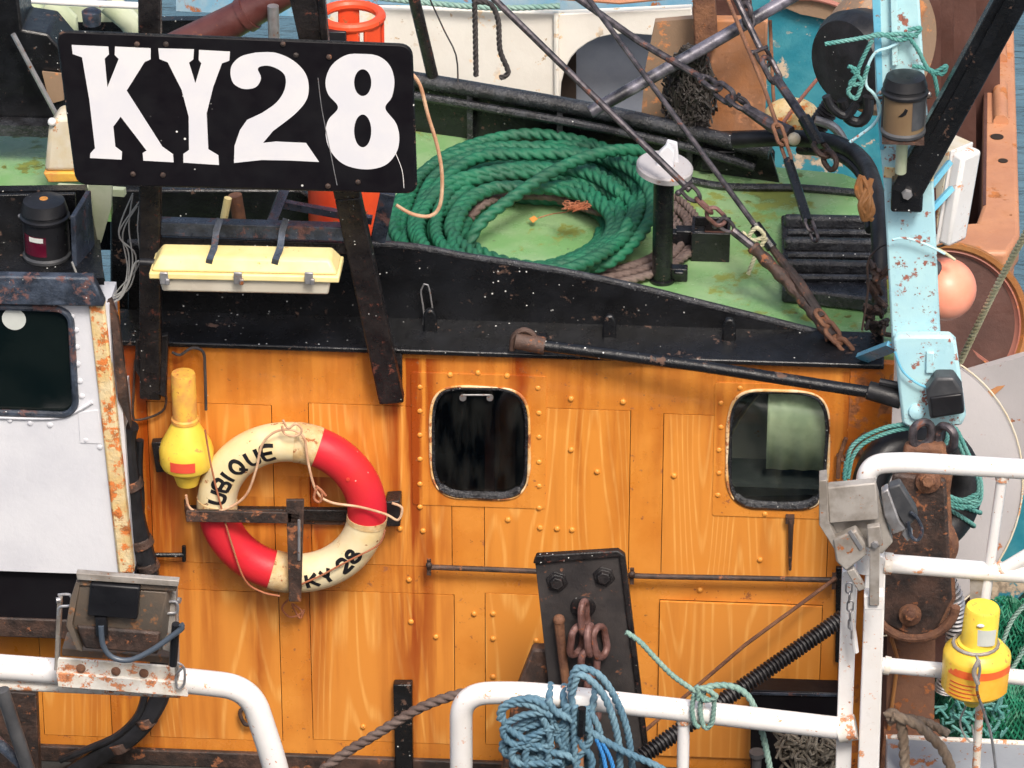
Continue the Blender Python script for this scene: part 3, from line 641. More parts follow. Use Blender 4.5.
MB().prism([b+V((math.sin(a-.3)*.0875, -math.cos(a-.3)*.0875, H*.50)) for a in [x*.14-.35 for x in range(6)]]+[b+V((math.sin(a-.3)*.0875, -math.cos(a-.3)*.0875, H*.42)) for a in [.35-x*.14 for x in range(6)]], (0, -.002, 0)).build('label_strip', 'paper', t)
lb = thing('life_raft_case', 'small cream grp case with brown stains half hidden behind the sign', 'case', at(70, 180, .5))
MB().prism(path([(48, 130), (56, 118), (84, 116), (96, 126), (100, 172), (44, 172)], .55), (0, .14, 0)).build('lid', 'cream', lb, bev=.02, seg=3)
MB().prism(path([(43, 173), (100, 173), (98, 182), (48, 183)], .54), (0, .15, 0)).build('base', 'yellow_rust', lb, bev=.006)
MB().ball(at(52, 122, .55), .018, n=12, m=8).build('knob', 'rail', lb)

# dark superstructure at upper left
sp = thing('mast_casing', 'black tarred casing rising behind the wheelhouse roof', 'casing', at(30, 130, .9))
MB().prism(path([(-60, -40), (14, -40), (22, 30), (48, 34), (70, 60), (80, 128), (-60, 130)], .95), (0, .25, 0)).build('plate', 'black', sp, bev=.01)
MB().beam(at(-60, 125, .9), at(62, 128, .9), .05, .08).build('foot_rail', 'tar', sp)
MB().tube([at(13, 34, .88), at(58, 118, .88)], .011, 8).build('brace', 'steel', sp)
MB().prism(path([(60, 40), (140, 40), (150, 250), (70, 250)], 1.25), (0, .03, 0)).build('side_plate', 'black', sp)
MB().prism(path([(42, 72), (62, 74), (64, 100), (50, 104)], .93), (0, .012, 0)).build('patch', 'tan', sp)

# boat behind, upper left
rt = thing('life_raft', 'pale green life raft canisters under a white rail at the top', 'life raft', at(80, 30, 2.4))
for cx in (35, 60, 122):
    MB().tube(path([(cx-14, 2), (cx+8, 22), (cx+12, 36)], 2.5), [S(14), S(13), S(8)], 16).build('canister', 'palegreen', rt)
MB().prism(path([(18, 6), (142, 8), (142, 22), (18, 22)], 2.62), (0, .06, 0)).build('back_board', 'palegreen', rt)
MB().tube(path([(16, -1), (60, 2), (100, 4), (146, 6)], 2.3), S(4), 12).build('rail', 'rail', rt)
MB().lathe(at(92, 24, 2.35), (0, 0, 1), [(0, S(10)), (.06, S(11)), (.07, S(7))], 20).build('drum_cap', 'bluegrey', rt)
MB().prism(path([(-60, 22), (240, 20), (240, 80), (-60, 80)], 2.8), (0, .05, 0)).build('far_bulkhead', 'black', label='dark bulkhead behind the life raft and sign top', cat='bulkhead')
MB().prism(path([(176, 0), (190, -12), (330, -12), (330, 18), (176, 11)], 2.75), (0, .02, 0)).build('blue_plating', 'farblue', label='weathered blue panel seen above the number board', cat='panel')
bm_ = thing('boom', 'thick maroon boom slanting behind the top of the number board', 'boom', at(200, 60, 1.2))
MB().tube(path([(150, 62), (232, 22), (300, -16)], 1.2), [S(19), S(18), S(16)], 20).build('tube', 'maroon', bm_)
MB().tube(path([(244, 16), (250, 12)], 1.2), S(19.5), 20).build('collar', 'maroon', bm_)
MB().lathe(at(274, 42, 1.1), (0, 0, 1), [(0, S(6)), (.16, S(6))], 16).build('chrome_post', 'steel', label='short bright metal post behind the top of the number board', cat='post')

# clutter, with a black box standing for the dark void behind the sign
cs = thing('void_casing', 'black box filling the dark void behind the yellow strip lamp', 'casing', at(250, 330, .5))
MB().prism(path([(110, 190), (300, 190), (372, 240), (372, 345), (110, 345)], .75), (0, .3, 0)).build('front_plate', 'black', cs, bev=.01)
MB().tube(path([(230, 300), (236, 345)], .3), S(6), 12).build('vent_pipe', 'black', cs)
MB().tube(path([(318, 252), (318, 318)], .25), S(3), 8).build('conduit', 'black', cs)
MB().tube(path([(235, 195), (240, 225)], .4), S(7), 12).build('brown_pipe', 'rust', cs)
MB().tube(path([(228, 198), (224, 218)], .35), S(4), 10).build('yellow_handle', 'lampyellow', cs)

# ================================================================== SIGN FRAME
from mathutils.geometry import tessellate_polygon
def y_post(py): return -.42+.36*py/400
def leg(pts, w_, nm, par, m='black_rust', dy=0):
    b = MB(); P = [at(a, b_, y_post(b_)+dy) for a, b_ in pts]
    for i in range(len(P)-1): b.beam(P[i], P[i+1], w_, .055)
    return b.build(nm, m, par, bev=.007)
sf = thing('sign_gantry', 'black rusty steel frame of two posts carrying the large number board', 'gantry', at(270, 400, -.05))
leg([(150, -20), (151, 396)], S(21), 'post', sf)
leg([(300, -20), (348, 195), (392, 400)], S(25), 'post', sf)
leg([(320, -20), (327, 60)], S(7), 'post_flange', sf, dy=-.01)
MB().beam(at(158, 226, -.20), at(352, 232, -.20), .055, S(15), up=(0, 0, 1)).build('upper_crossbar', 'bluegrey', sf, bev=.005)
MB().beam(at(158, 240, -.17), at(356, 246, -.17), .055, S(12), up=(0, 0, 1)).build('lower_crossbar', 'black_rust', sf, bev=.005)
MB().beam(at(284, 190, .05), at(270, 226, -.15), S(9), .03).build('brace', 'bluegrey', sf)
MB().beam(at(284, 204, .0), at(372, 220, .0), S(7), .03).build('brace', 'bluegrey', sf)
MB().beam(at(388, 192, -.1), at(378, 240, -.08), S(15), .04).build('brace', 'bluegrey', sf, bev=.004)
MB().pp([(136, 340), (168, 335), (166, 398), (150, 392), (134, 370)], -.10, .03).build('foot_plate', 'black_rust', sf, bev=.004)
MB().pp([(378, 340), (402, 352), (402, 402), (381, 402)], -.035, .03).build('foot_plate', 'black_rust', sf, bev=.006)
MB().add(*(lambda m_: (m_.v, m_.f))(bolt_mb(at(383, 373, -.075), (0, -1, 0), .011, .02))).build('bolt', 'black_rust', sf)
YB = -.47
bt = thing('number_board', 'large black number board painted with white KY28 at the top', 'number board', at(240, 190, YB))
out = []
cr = [(57, 32), (411, 46), (416, 193), (77, 184)]
P = path(cr, YB); 
poly = []
for i in range(4):
    a, b, c = P[i-1], P[i], P[(i+1) % 4]
    d0 = (a-b).normalized()*.045; d1 = (c-b).normalized()*.045
    for k in range(7):
        t = k/6; poly.append((b+d0)*(1-t)**2+b*2*t*(1-t)+(b+d1)*t*t)
MB().prism(poly, (0, .022, 0)).build('board', 'black_clean', bt, bev=.003)
MB().tube([p+V((0, .008, 0)) for p in poly], .006, 8, True).build('edge_strip', 'black', bt)
def glyph(loops_px, y, th, name, m, par):
    loops = [path(l, y) for l in loops_px]; flat = [p for l in loops for p in l]
    tris = tessellate_polygon([[V((p.x, p.z, 0)) for p in l] for l in loops]); n = len(flat)
    fs = [tuple(t) for t in tris]; k = 0
    vs = flat+[p+V((0, th, 0)) for p in flat]
    for l in loops:
        L = len(l); fs += [(k+i, k+(i+1) % L, n+k+(i+1) % L, n+k+i) for i in range(L)]; k += L
    return MB().add(vs, fs).build(name, m, par)
def sp(px, n=4):      # smooth closed outline in pixels
    q = smooth([V((a, b, 0)) for a, b in px], 2.5, True); return [(p.x, p.y) for p in q]
c3 = lambda l, ox=0: [(a/3+ox, b/3) for a, b in l]
Kp = c3([(215, 135), (325, 140), (327, 163), (314, 176), (322, 262), (356, 177), (344, 165), (345, 140), (452, 145), (452, 178), (434, 186), (380, 272), (487, 440), (519, 463), (521, 487), (430, 482), (428, 459), (440, 452), (362, 350), (340, 380), (346, 440), (366, 455), (365, 479), (270, 474), (271, 460), (285, 445), (268, 300), (246, 172), (218, 162)])
Yp = c3([(475, 145), (582, 148), (580, 178), (567, 188), (586, 250), (604, 190), (596, 180), (597, 150), (690, 155), (688, 182), (666, 190), (640, 260), (620, 340), (625, 448), (655, 466), (657, 495), (550, 488), (550, 462), (567, 450), (566, 350), (545, 270), (503, 187), (478, 177)])
g8 = c3([(315, 162), (270, 166), (228, 195), (209, 240), (216, 282), (246, 322), (217, 360), (209, 402), (222, 450), (262, 492), (325, 508), (385, 497), (420, 460), (430, 415), (420, 370), (388, 325), (408, 290), (415, 240), (400, 195), (365, 168)], 256)
el = lambda cx, cy, rx, ry: [(cx+rx*math.cos(R(a)), cy+ry*math.sin(R(a))) for a in range(0, 360, 12)]
two_top = [(256, 52.6), (276, 53), (295, 62), (307, 77), (307.6, 97), (296, 113), (273, 131)]
g2s = [(262, 113), (277, 102), (285, 88), (284, 74), (270, 66), (258, 68), (261, 78), (256, 87), (244, 89), (234, 84), (230.6, 75), (232, 65), (241, 56.5), (256, 52.6)]
g2 = [(263, 143), (276, 141.6), (306, 143), (319, 162), (289, 160.5), (262, 160), (234, 163), (234.5, 146), (240, 130), (247, 120)]+[(p.x, p.y) for p in smooth([V((a, b, 0)) for a, b in g2s], 3)][:-1]
two = [(p.x, p.y) for p in smooth([V((a, b, 0)) for a, b in two_top], 3)]+g2
F_ = YB-.0015
glyph([Kp], F_, .0012, 'letter', 'letter', bt); glyph([Yp], F_, .0012, 'letter', 'letter', bt)
glyph([two], F_, .0012, 'numeral', 'letter', bt)
glyph([sp(g8), el(362.7, 82.7, 8.6, 13.5), el(362.7, 131, 8.6, 16.5)], F_, .0012, 'numeral', 'letter', bt)
for px_, py_ in ((137, 44), (166, 44), (133, 174), (163, 175), (296, 55), (329, 57), (328, 186), (358, 182), (283, 44)):
    MB().lathe(at(px_, py_, YB-.001), (0, -1, 0), [(0, .011), (.004, .010), (.007, .005)], 12).build('bolt', 'rust_dark', bt)
MB().tube(smooth(path([(318, 78), (322, 110), (330, 150), (337, 185)], YB-.002), .02), .0018, 6).build('drip_line', 'steel', bt)
MB().tube(smooth(path([(395, 152), (402, 170), (404, 188)], YB-.002), .02), .0014, 6).build('drip_line', 'rail', bt)

# yellow strip lamp
yl = thing('strip_lamp', 'long yellow strip lamp with milky diffuser strapped under the number board', 'lamp', at(243, 292, -.35))
zt = at(243, 270, -.42).z
A0, A1 = at(150, 272, -.42), at(338, 276, -.42)
dx = (A1-A0).normalized(); up = V((0, 0, 1))
tray = [(A0, -.0), ]
def ybox(ins0, ins1, y0, y1, z0, z1, nm, m, bev):
    a = A0+dx*ins0; b = A1-dx*ins1
    q = [a+V((0, y0, z0)), b+V((0, y0, z0)), b+V((0, y0, z1)), a+V((0, y0, z1))]
    return MB().prism(q, (0, y1-y0, 0)).build(nm, m, yl, bev=bev, seg=3)
a, b = A0, A1
mb = MB(); T = .055
lo = [a+V((0, 0, 0)), b, b+V((0, .17, 0)), a+V((0, .17, 0))]
hi = [a+V((.035, .03, T)), b+V((-.035, .03, T)), b+V((-.035, .14, T)), a+V((.035, .14, T))]
mb.add(lo+hi, [(0, 1, 5, 4), (1, 2, 6, 5), (2, 3, 7, 6), (3, 0, 4, 7), (4, 5, 6, 7), (3, 2, 1, 0)]); mb.build('tray', 'lampyellow', yl, bev=.012, seg=3)
ybox(-.004, -.004, -.006, .176, -.028, -.001, 'rim', 'lampyellow', .006)
mb = MB(); T = -.092
lo = [a+V((.03, .01, -.029)), b+V((-.03, .01, -.029)), b+V((-.03, .16, -.029)), a+V((.03, .16, -.029))]
hi = [a+V((.04, .018, T)), b+V((-.04, .018, T)), b+V((-.05, .135, T)), a+V((.05, .135, T))]
mb.add(lo+hi, [(0, 1, 5, 4), (1, 2, 6, 5), (2, 3, 7, 6), (3, 0, 4, 7), (4, 5, 6, 7), (3, 2, 1, 0)]); mb.build('diffuser', 'lens', yl, bev=.01, seg=3)
for px_ in (164, 238, 309):
    p = at(px_, 278, -.435); MB().box(p, (.032, .012, .05)).box(p+V((.014, -.006, -.012)), (.016, .014, .024)).build('clip', 'steel', yl, bev=.003)
for px_ in (212, 278):
    MB().tube([at(px_+8, 219, -.24), at(px_+4, 232, -.27), at(px_+2, 249, -.33), at(px_-3, 262, -.405)], .018, 4).build('strap', 'bluegrey', yl)
MB().tube([at(140, 262, -.33), at(156, 263, -.33)], .016, 12).build('cable_gland', 'blackplastic', yl)
cb = MB()
for k in range(5):
    q = random.uniform
    cb.tube(smooth([at(104+q(-2, 8), 303+q(-4, 3), -.1), at(122+q(-4, 8), 292+q(-6, 4), -.1+q(-.03, .03)), at(132+q(-10, 8), 262+q(-10, 10), -.1+q(-.05, .05)), at(128+q(-10, 10), 232+q(-6, 6), -.1), at(138+q(-6, 4), 200+q(-8, 8), -.1)], .02), .003, 6)
cb.tube(smooth(path([(72, 262), (82, 284), (100, 302), (118, 300), (128, 284), (136, 262), (148, 262)], -.15), .02), .0045, 6)
cb.build('lamp_cable', 'cable', label='loose bunch of thin grey cables hanging left of the yellow strip lamp', cat='cable')

# gas bottle
gb = thing('gas_bottle', 'orange red gas bottle with carrying collar standing behind the number board', 'gas bottle', at(348, 222, .55))
c = at(348, 232, .55); H = (232-70)/253/.883; rr = S(40)
MB().lathe(c, (0, 0, 1), [(0, rr*.8), (.03, rr*.98), (.06, rr), (H*.7, rr), (H*.82, rr*.86), (H*.9, rr*.5), (H*.92, rr*.2)], 32).build('body', 'gasred', gb)
top_ = at(351, 33, .55)
MB().tube([top_+V((math.cos(R(a_))*S(30), math.sin(R(a_))*S(30), .07)) for a_ in range(0, 360, 15)], .021, 10, True).build('collar_ring', 'gasred', gb)
for a_ in (20, 100, 200, 270, 320):
    d = V((math.cos(R(a_))*S(30), math.sin(R(a_))*S(30), 0)); MB().beam(top_+d+V((0, 0, -.12)), top_+d+V((0, 0, .065)), .085, .014, up=d).build('collar_bar', 'gasred', gb, bev=.004)
MB().lathe(top_+V((0, 0, -.14)), (0, 0, 1), [(0, S(26)), (.02, S(27)), (.03, S(12)), (.1, S(7)), (.13, S(8)), (.14, S(3))], 20).build('valve', 'cream', gb)
MB().prism(path([(324, 32), (346, 32), (346, 46), (324, 46)], .4), (0, .05, 0)).build('switch_box', 'blackplastic', label='small black box beside the gas bottle collar', cat='box', bev=.004)

# ================================================================== LIFEBUOY ON THE WALL
RC = at(292, 508, -.12); RB, RM = .302, .079
lbk = thing('lifebuoy_bracket', 'black rusty T shaped iron bracket holding the lifebuoy to the wall', 'bracket', at(292, 600, -.02))
MB().beam(at(188, 512, -.03), at(400, 515, -.03), .03, S(13), up=(0, 0, 1)).build('back_bar', 'black_rust', lbk, bev=.004)
MB().prism(path([(186, 511), (300, 513), (300, 524), (186, 522)], -.235), (0, .02, 0)).build('front_bar', 'rust_dark', lbk, bev=.003)
MB().beam(at(186, 505, -.02), at(188, 516, -.225), .014, S(12), up=(0, 0, 1)).build('end_arm', 'rust_dark', lbk)
MB().prism(path([(385, 502), (400, 501), (400, 527), (384, 527)], -.10), (0, .09, 0)).build('end_arm', 'black_rust', lbk, bev=.006)
MB().prism(path([(300, 513), (388, 515), (388, 526), (300, 524)], -.03), (0, .02, 0)).build('rail_bar', 'rust_dark', lbk)
MB().prism(path([(286, 500), (304, 500), (301, 602), (289, 602)], -.235), (0, .014, 0)).build('front_strap', 'rust_dark', lbk, bev=.003)
MB().beam(at(295, 598, -.23), at(295, 596, -.01), .05, .014, up=(0, 0, 1)).build('foot', 'black_rust', lbk)
MB().tube([at(299, 560, -.24), at(299, 520, -.24)], .006, 8).build('pin', 'steel', lbk)
ring = thing('lifebuoy', 'red and cream lifebuoy lettered UBIQUE and KY 28 on the orange wall', 'lifebuoy', RC-V((0, 0, RB+RM)))
def arc(a0, a1, rr, nm, m, n=None):
    n = n or max(4, int(abs(a1-a0)/4)); pts = [RC+V((math.cos(R(a0+(a1-a0)*i/n))*RB, 0, math.sin(R(a0+(a1-a0)*i/n))*RB)) for i in range(n+1)]
    return MB().tube(pts, rr, 28, prof=lambda a: 1).build(nm, m, ring)
arc(84, 180, RM, 'ring_section', 'ringcream').name = 'cream_section'
arc(70, -6, RM, 'red_section', 'ringred'); 
lowc = arc(-7, -94, RM, 'cream_section', 'ringcream'); arc(-106, -182, RM, 'red_section', 'ringred')
for a0, a1 in ((86, 69), (-5, -10), (-93, -107), (183, 174)): arc(a0, a1, RM+.0025, 'canvas_band', 'tape', 6)
def ring_pt(a, r):      # front surface of the ring in polar position
    d = max(0, RM*RM-(r-RB)**2); return RC+V((math.cos(a)*r, -math.sqrt(d)-.0012, math.sin(a)*r))
GL = {'U': [[(0, 1), (0, .3), (.2, 0), (.8, 0), (1, .3), (1, 1)]], 'B': [[(0, 0), (0, 1), (.75, 1), (.9, .75), (.75, .52), (0, .52)], [(.75, .52), (1, .28), (.8, 0), (0, 0)]],
      'I': [[(.5, 0), (.5, 1)]], 'Q': [[(.3, 0), (0, .3), (0, .7), (.3, 1), (.7, 1), (1, .7), (1, .3), (.7, 0), (.3, 0)], [(.6, .3), (1.05, -.1)]],
      'E': [[(1, 1), (0, 1), (0, 0), (1, 0)], [(0, .52), (.8, .52)]], 'K': [[(0, 0), (0, 1)], [(1, 1), (0, .45)], [(.3, .6), (1, 0)]],
      'Y': [[(0, 1), (.5, .5), (1, 1)], [(.5, .5), (.5, 0)]], '2': [[(0, .75), (.2, 1), (.8, 1), (1, .75), (.9, .5), (0, 0), (1, 0)]],
      '8': [[(.5, .54), (.12, .7), (.15, .92), (.5, 1), (.85, .92), (.88, .7), (.5, .54), (.05, .35), (.05, .12), (.5, 0), (.95, .12), (.95, .35), (.5, .54)]]}
def letters(txt, angs, rad, wd, ht, up, par):
    for ch, A in zip(txt, angs):
        mb = MB()
        W_ = wd*(.9 if ch != 'I' else .3)
        for st_ in GL[ch]:
            pts = smooth([V(((p[0]-.5), p[1]-.5, 0)) for p in st_], .1)
            for i in range(len(pts)-1):
                a, b = pts[i], pts[i+1]
                u0, v0, u1, v1 = a.x*wd*(1 if ch != 'I' else 1), a.y*ht, b.x*wd, b.y*ht
                L = math.hypot(u1-u0, v1-v0) or 1e-6; nx, ny = -(v1-v0)/L*.0078, (u1-u0)/L*.0078
                ex, ey = (u1-u0)/L*.003, (v1-v0)/L*.003
                q = []
                for (u, v) in ((u0-ex+nx, v0-ey+ny), (u0-ex-nx, v0-ey-ny), (u1+ex-nx, v1+ey-ny), (u1+ex+nx, v1+ey+ny)):
                    q.append(ring_pt(R(A)-up*u/rad, rad+up*v))
                mb.add(q, [(0, 1, 2, 3)])
        mb.build('letter' if ch.isalpha() else 'numeral', 'blackplastic', par, smooth=80)
letters('UBIQUE', (165, 153, 144.5, 133, 118, 105), .300, .043, .058, 1, ring.children[0] if False else [c for c in ring.children if c.name == 'cream_section'][0])
letters('KY28', (-74, -61.5, -45, -34), .302, .042, .054, -1, lowc)
MB().lathe(ring_pt(R(38), .30), (0, -1, 0), [(-.004, .008), (.004, .007)], 12).build('grommet', 'redlabel', ring)
gl = [(186, 495), (190, 508), (205, 513), (228, 508), (246, 495), (256, 470), (262, 445), (275, 432), (292, 430), (304, 438), (308, 462), (316, 490), (330, 502), (360, 507), (385, 514), (398, 520), (402, 508), (392, 503)]
def ringcord(px, y, r, m, nm, par): return MB().tube(smooth([at(a, b, y(i) if callable(y) else y) for i, (a, b) in enumerate(px)], .012), r, 8).build(nm, m, par)
ringcord(gl, -.222, .0052, 'cord', 'grab_line', ring)
ringcord([(205, 430), (212, 470), (222, 510), (232, 545), (245, 580), (262, 592), (280, 596)], -.215, .004, 'cordrust', 'grab_line', ring)
ringcord([(385, 530), (378, 545), (350, 560), (320, 576), (302, 584), (290, 592)], -.215, .004, 'cordrust', 'grab_line', ring)
ringcord([(283, 420), (288, 428), (296, 424), (302, 430), (296, 436), (285, 434), (282, 426)], -.225, .005, 'cord', 'knot', ring)
ringcord([(316, 486), (322, 492), (320, 502), (314, 498), (318, 488), (326, 496)], -.228, .0055, 'cordrust', 'knot', ring)
ringcord([(288, 600), (282, 608), (290, 617), (302, 612), (292, 604), (300, 618), (304, 610)], -.05, .0045, 'cordrust', 'loose_tail', ring)

# life buoy beacon
def beacon(name, label, c, R0, parts, tilt, mats):
    t = thing(name, label, 'beacon', c)
    ax = V(tilt).normalized()
    for nm, prof, m in parts: MB().lathe(c, ax, prof, 36).build(nm, m, t, smooth=30)
    return t, ax
c = at(187, 468, -.12); k = 1/253/.883; r = lambda px: px/253
bb, ax = beacon('beacon_light', 'yellow lifebuoy beacon light with red label clipped upright on orange wall', c, 0,
   [('body', [(-.02, r(10)), (-.015, r(17)), (.0, r(20)), (.012, r(25)), (.03, r(27)), (.085, r(27.5)), (.12, r(25)), (.20, r(14)), (.212, r(12.5))], 'yellow'),
    ('neck', [(.213, r(14)), (.226, r(14)), (.232, r(12.4)), (.42, r(12.2)), (.428, r(11.5))], 'yellow_rust'),
    ('tip', [(-.075, r(4)), (-.07, r(11)), (-.03, r(14)), (.0, r(14))], 'yellow')], (0.0, 0, 1), None)
curved_label(c, V((0, 0, 1)), r(27.5), -28, 26, .035, .078, 'redlabel', bb)
MB().beam(at(158, 440, -.03), at(163, 470, -.03), .05, .04).build('beacon_bracket', 'black_rust', label='small black bracket fixed beside the beacon light', cat='bracket', bev=.004)
ringcord([(172, 352), (180, 355), (192, 348), (203, 352), (205, 370), (206, 410)], -.05, .006, 'darkrope', 'lanyard', bb)

# wall furniture
hr = thing('grab_rail', 'long thin black grab rail running across the wall below the windows', 'grab rail', at(640, 575, -.05))
MB().tube(smooth(path([(428, 567), (530, 571), (640, 576), (740, 578), (836, 580)], -.06), .05), .0115, 10).build('bar', 'rust_dark', hr)
for px_, py_ in ((429, 565), (632, 574), (834, 579)):
    MB().tube([at(px_, py_-1, -.0), at(px_, py_, -.075)], .010, 8).ball(at(px_, py_, -.075), .014, n=10, m=6).box(at(px_, py_+2, -.06), (.016, .016, .07)).build('eye_bolt', 'rust_dark', hr)
MB().tube([at(152, 555, -.05), at(184, 555, -.05)], .0105, 10).tube([at(184, 546, -.05), at(184, 561, -.05)], .009, 8).tube([at(153, 555, -.05), at(152, 556, .0)], .008, 8).build('door_handle_bar', 'black', label='short black handle bar with crosspiece left of the lifebuoy', cat='handle')
hk = MB().box(at(790, 519, -.02), (.035, .03, .03)).tube([at(791, 520, -.03), at(790, 570, -.03)], [.012, .006], 8).tube([at(790, 519, -.02), at(790, 519, 0)], .01, 8)
hk.build('spike', 'rust_dark', label='thin rusty iron spike hanging under the right window', cat='spike')
hk2 = MB().tube(smooth(path([(247, 706), (240, 712), (245, 724), (254, 722), (252, 708), (247, 718)], -.04), .01), .009, 8).box(at(247, 704, -.02), (.03, .03, .03))
hk2.build('iron_hook', 'rust_dark', label='small dark iron hook low on the wall near the curved rail', cat='hook')
MB().prism(path([(393, 685), (412, 685), (413, 772), (395, 772)], -.05), (0, .047, 0)).build('fender_strip', 'black', label='short upright black timber fixed low on the orange wall', cat='timber', bev=.006)
MB().prism(path([(836, 568), (845, 568), (843, 665), (835, 662)], -.03), (0, .02, 0)).build('black_batten', 'black', label='narrow black batten beside the white rail post', cat='batten', bev=.003)
for (a, b) in (((846, 438), (838, 478)), ((866, 433), (846, 456))):
    MB().tube(path([a, ((a[0]+b[0])/2-3, (a[1]+b[1])/2), b], -.04), .009, 8).tube(path([(a[0]-7, a[1]+16), (a[0]-4, a[1]+22)], -.03), .014, 8).build('window_dog', 'rust', label='rusty clamp lugs on the wall right of the second window', cat='clamp', group='clamp lugs right of the second window')
MB().beam(at(845, 470, -.01), at(846, 640, -.01), .02, .015).build('stile_rivet_strip', 'orange_rust', wall)

# left hose bundle
hb = thing('hose_bundle', 'thick black lagged hose running down between wheelhouse and wall', 'hose', at(150, 700, -.1))
MB().tube(smooth(path([(130, 425), (127, 440), (131, 480), (137, 520), (145, 550), (150, 572), (154, 600), (160, 660), (162, 690), (150, 715), (132, 735), (105, 752), (70, 775)], -.12), .025), S(10), 14, prof=lambda a: 1+.08*math.sin(3*a)).build('hose', 'rubber', hb)
MB().tube(smooth(path([(140, 440), (139, 470), (141, 500), (140, 540)], -.10), .03), S(4), 8).build('cable', 'rubber', hb)
MB().tube(smooth(path([(146, 690), (138, 715), (118, 735), (90, 748), (60, 760)], -.14), .03), S(4), 8).build('cable', 'rubber', hb)
for px_, py_ in ((132, 484), (142, 542), (148, 566), (146, 720), (120, 745)):
    a, b = at(px_-2, py_-4, -.12), at(px_+2, py_+4, -.12); MB().tube([a, b], S(12), 14).build('clamp', 'rust_dark', hb, bev=.003)
MB().tube(smooth(path([(135, 360), (134, 385), (133, 415), (138, 420), (158, 414), (166, 404), (164, 380), (158, 340)], -.03), .02), .005, 8).build('post_cable', 'rust_dark', label='thin dark cable looping round the foot of the left sign post', cat='cable')
MB().tube(smooth(path([(118, 300), (119, 330), (120, 345), (119, 400), (120, 430)], -.02), .03), .006, 8).build('orange_pipe', 'orange_rust', label='thin orange rusty pipe beside the wheelhouse corner', cat='pipe')

# ================================================================== FOREDECK OBJECTS
def on(px, py, dz=0): return atz(px, py, ZD+dz)
cc = on(522, 209); rr_ = .0265
mb = MB(); pts = []; random.seed(4)
LI = [(603, 230), (592, 216), (565, 208), (532, 202), (505, 205), (484, 217), (474, 236), (484, 252), (508, 263), (540, 267), (570, 259), (596, 245)]
LO = [(652, 198), (650, 168), (604, 145), (535, 136), (470, 142), (420, 166), (393, 215), (396, 248), (440, 268), (520, 280), (578, 271), (630, 238)]
ts = [0, .12, .25, .38, .5, .63, .76, .9, 1.0, .86, .7, .52, .34, .16, .3, .58, .8, .45]
wob = [[random.uniform(-.07, .07) for _ in range(12)] for _ in ts]
for i in range((len(ts)-1)*12):
    k, q_ = divmod(i, 12); f = q_/12; tt_ = ts[k]*(1-f)+ts[k+1]*f+wob[k][q_]; tt_ = max(-.03, min(1.03, tt_))
    q_ = (12-q_) % 12; a, b = LI[q_], LO[q_]
    pts.append(atz(a[0]+(b[0]-a[0])*tt_, a[1]+(b[1]-a[1])*tt_, ZD+rr_+.0135*(k+f)*(.75 if q_ in (7, 8, 9, 10) else .6)))
rp = thing('green_rope', 'large coil of thick green three strand rope on the green deck', 'rope', cc)
rope_pts(mb, pts, rr_, n=12); mb.build('coil', 'greenrope', rp, smooth=80)
# crossing tails
for q in ([(468, 246, .06), (480, 224, .14), (515, 196, .20), (560, 168, .24), (606, 152, .24), (645, 152, .2), (662, 170, .12)],
          [(572, 268, .05), (600, 256, .10), (622, 236, .16), (628, 222, .19)],
          [(560, 276, .05), (610, 262, .10), (645, 228, .15), (652, 200, .18), (640, 175, .2)]):
    m_ = MB(); rope_pts(m_, [on(a, b+c_*50*0, c_) for a, b, c_ in q], rr_, n=12, step=.02); m_.build('crossing_turn', 'greenrope', rp, smooth=80)
bc = on(583, 236); random.seed(9)
bt_ = thing('brown_rope', 'faded brown rope coiled under the right edge of the green rope', 'rope', bc)
for i in range(6):
    rad = .355+.026*i; a0, a1 = -105-3*i, 62
    pts = [V((bc.x+math.cos(R(a))*(rad+random.uniform(-.006, .006)), bc.y+math.sin(R(a))*(rad*1.05), ZD+.018+.014*(i % 2))) for a in range(a0, a1, 12)]
    m_ = MB(); rope_pts(m_, pts, .0165, n=12); m_.build('turn', 'brownrope', bt_, smooth=80)
for q in ([(462, 212), (472, 198), (492, 190), (520, 188), (545, 190)], [(470, 218), (484, 204), (510, 196), (545, 196), (600, 204)], [(560, 200), (600, 212), (628, 218), (640, 222)]):
    m_ = MB(); rope_pts(m_, [on(a, b, .05+.03*(k % 2)) for k, (a, b) in enumerate(q)], .019, n=12); m_.build('inner_turn', 'brownrope', bt_, smooth=80)
fr = MB(); random.seed(3); p0 = on(577, 207, .19)
for k in range(90):
    d = V((random.gauss(0, 1), random.gauss(0, 1), abs(random.gauss(0, .6)))).normalized()
    L = random.uniform(.01, .03); o_ = V((random.uniform(-.035, .035), random.uniform(-.025, .025), 0)); fr.tube(smooth([p0+o_, p0+o_+d*L*.6+V((.01, 0, .004)), p0+o_+d*L+V((-.008, .012, -.012)), p0+o_+V((random.uniform(-.02, .02), .0, 0))], .01), .0022, 4)
fr.build('frayed_twine', 'cordrust', label='frayed tuft of reddish twine lying on the green rope', cat='twine')
MB().tube(smooth([on(538, 218, .06), on(552, 214, .08), on(566, 212, .14), on(577, 207, .19)], .02), .0025, 5).build('thin_twine', 'cordrust', label='thin reddish twine trailing from the frayed tuft', cat='twine')
MB().prism([on(529, 219, .03), on(534, 216, .045), on(538, 219, .035), on(533, 223, .03)], (0, 0, .002)).build('dry_leaf', 'leaf', label='small orange dry leaf lying inside the green rope coil', cat='leaf')
# bare cord loop hanging from the sign corner
MB().tube(smooth(path([(410, 72), (420, 85), (428, 115), (437, 145), (442, 175), (440, 205), (430, 216), (412, 214), (396, 205)], -.15), .02), .0075, 8).build('cord_loop', 'cord', label='bare beige cord looping down from the number board corner', cat='cord')

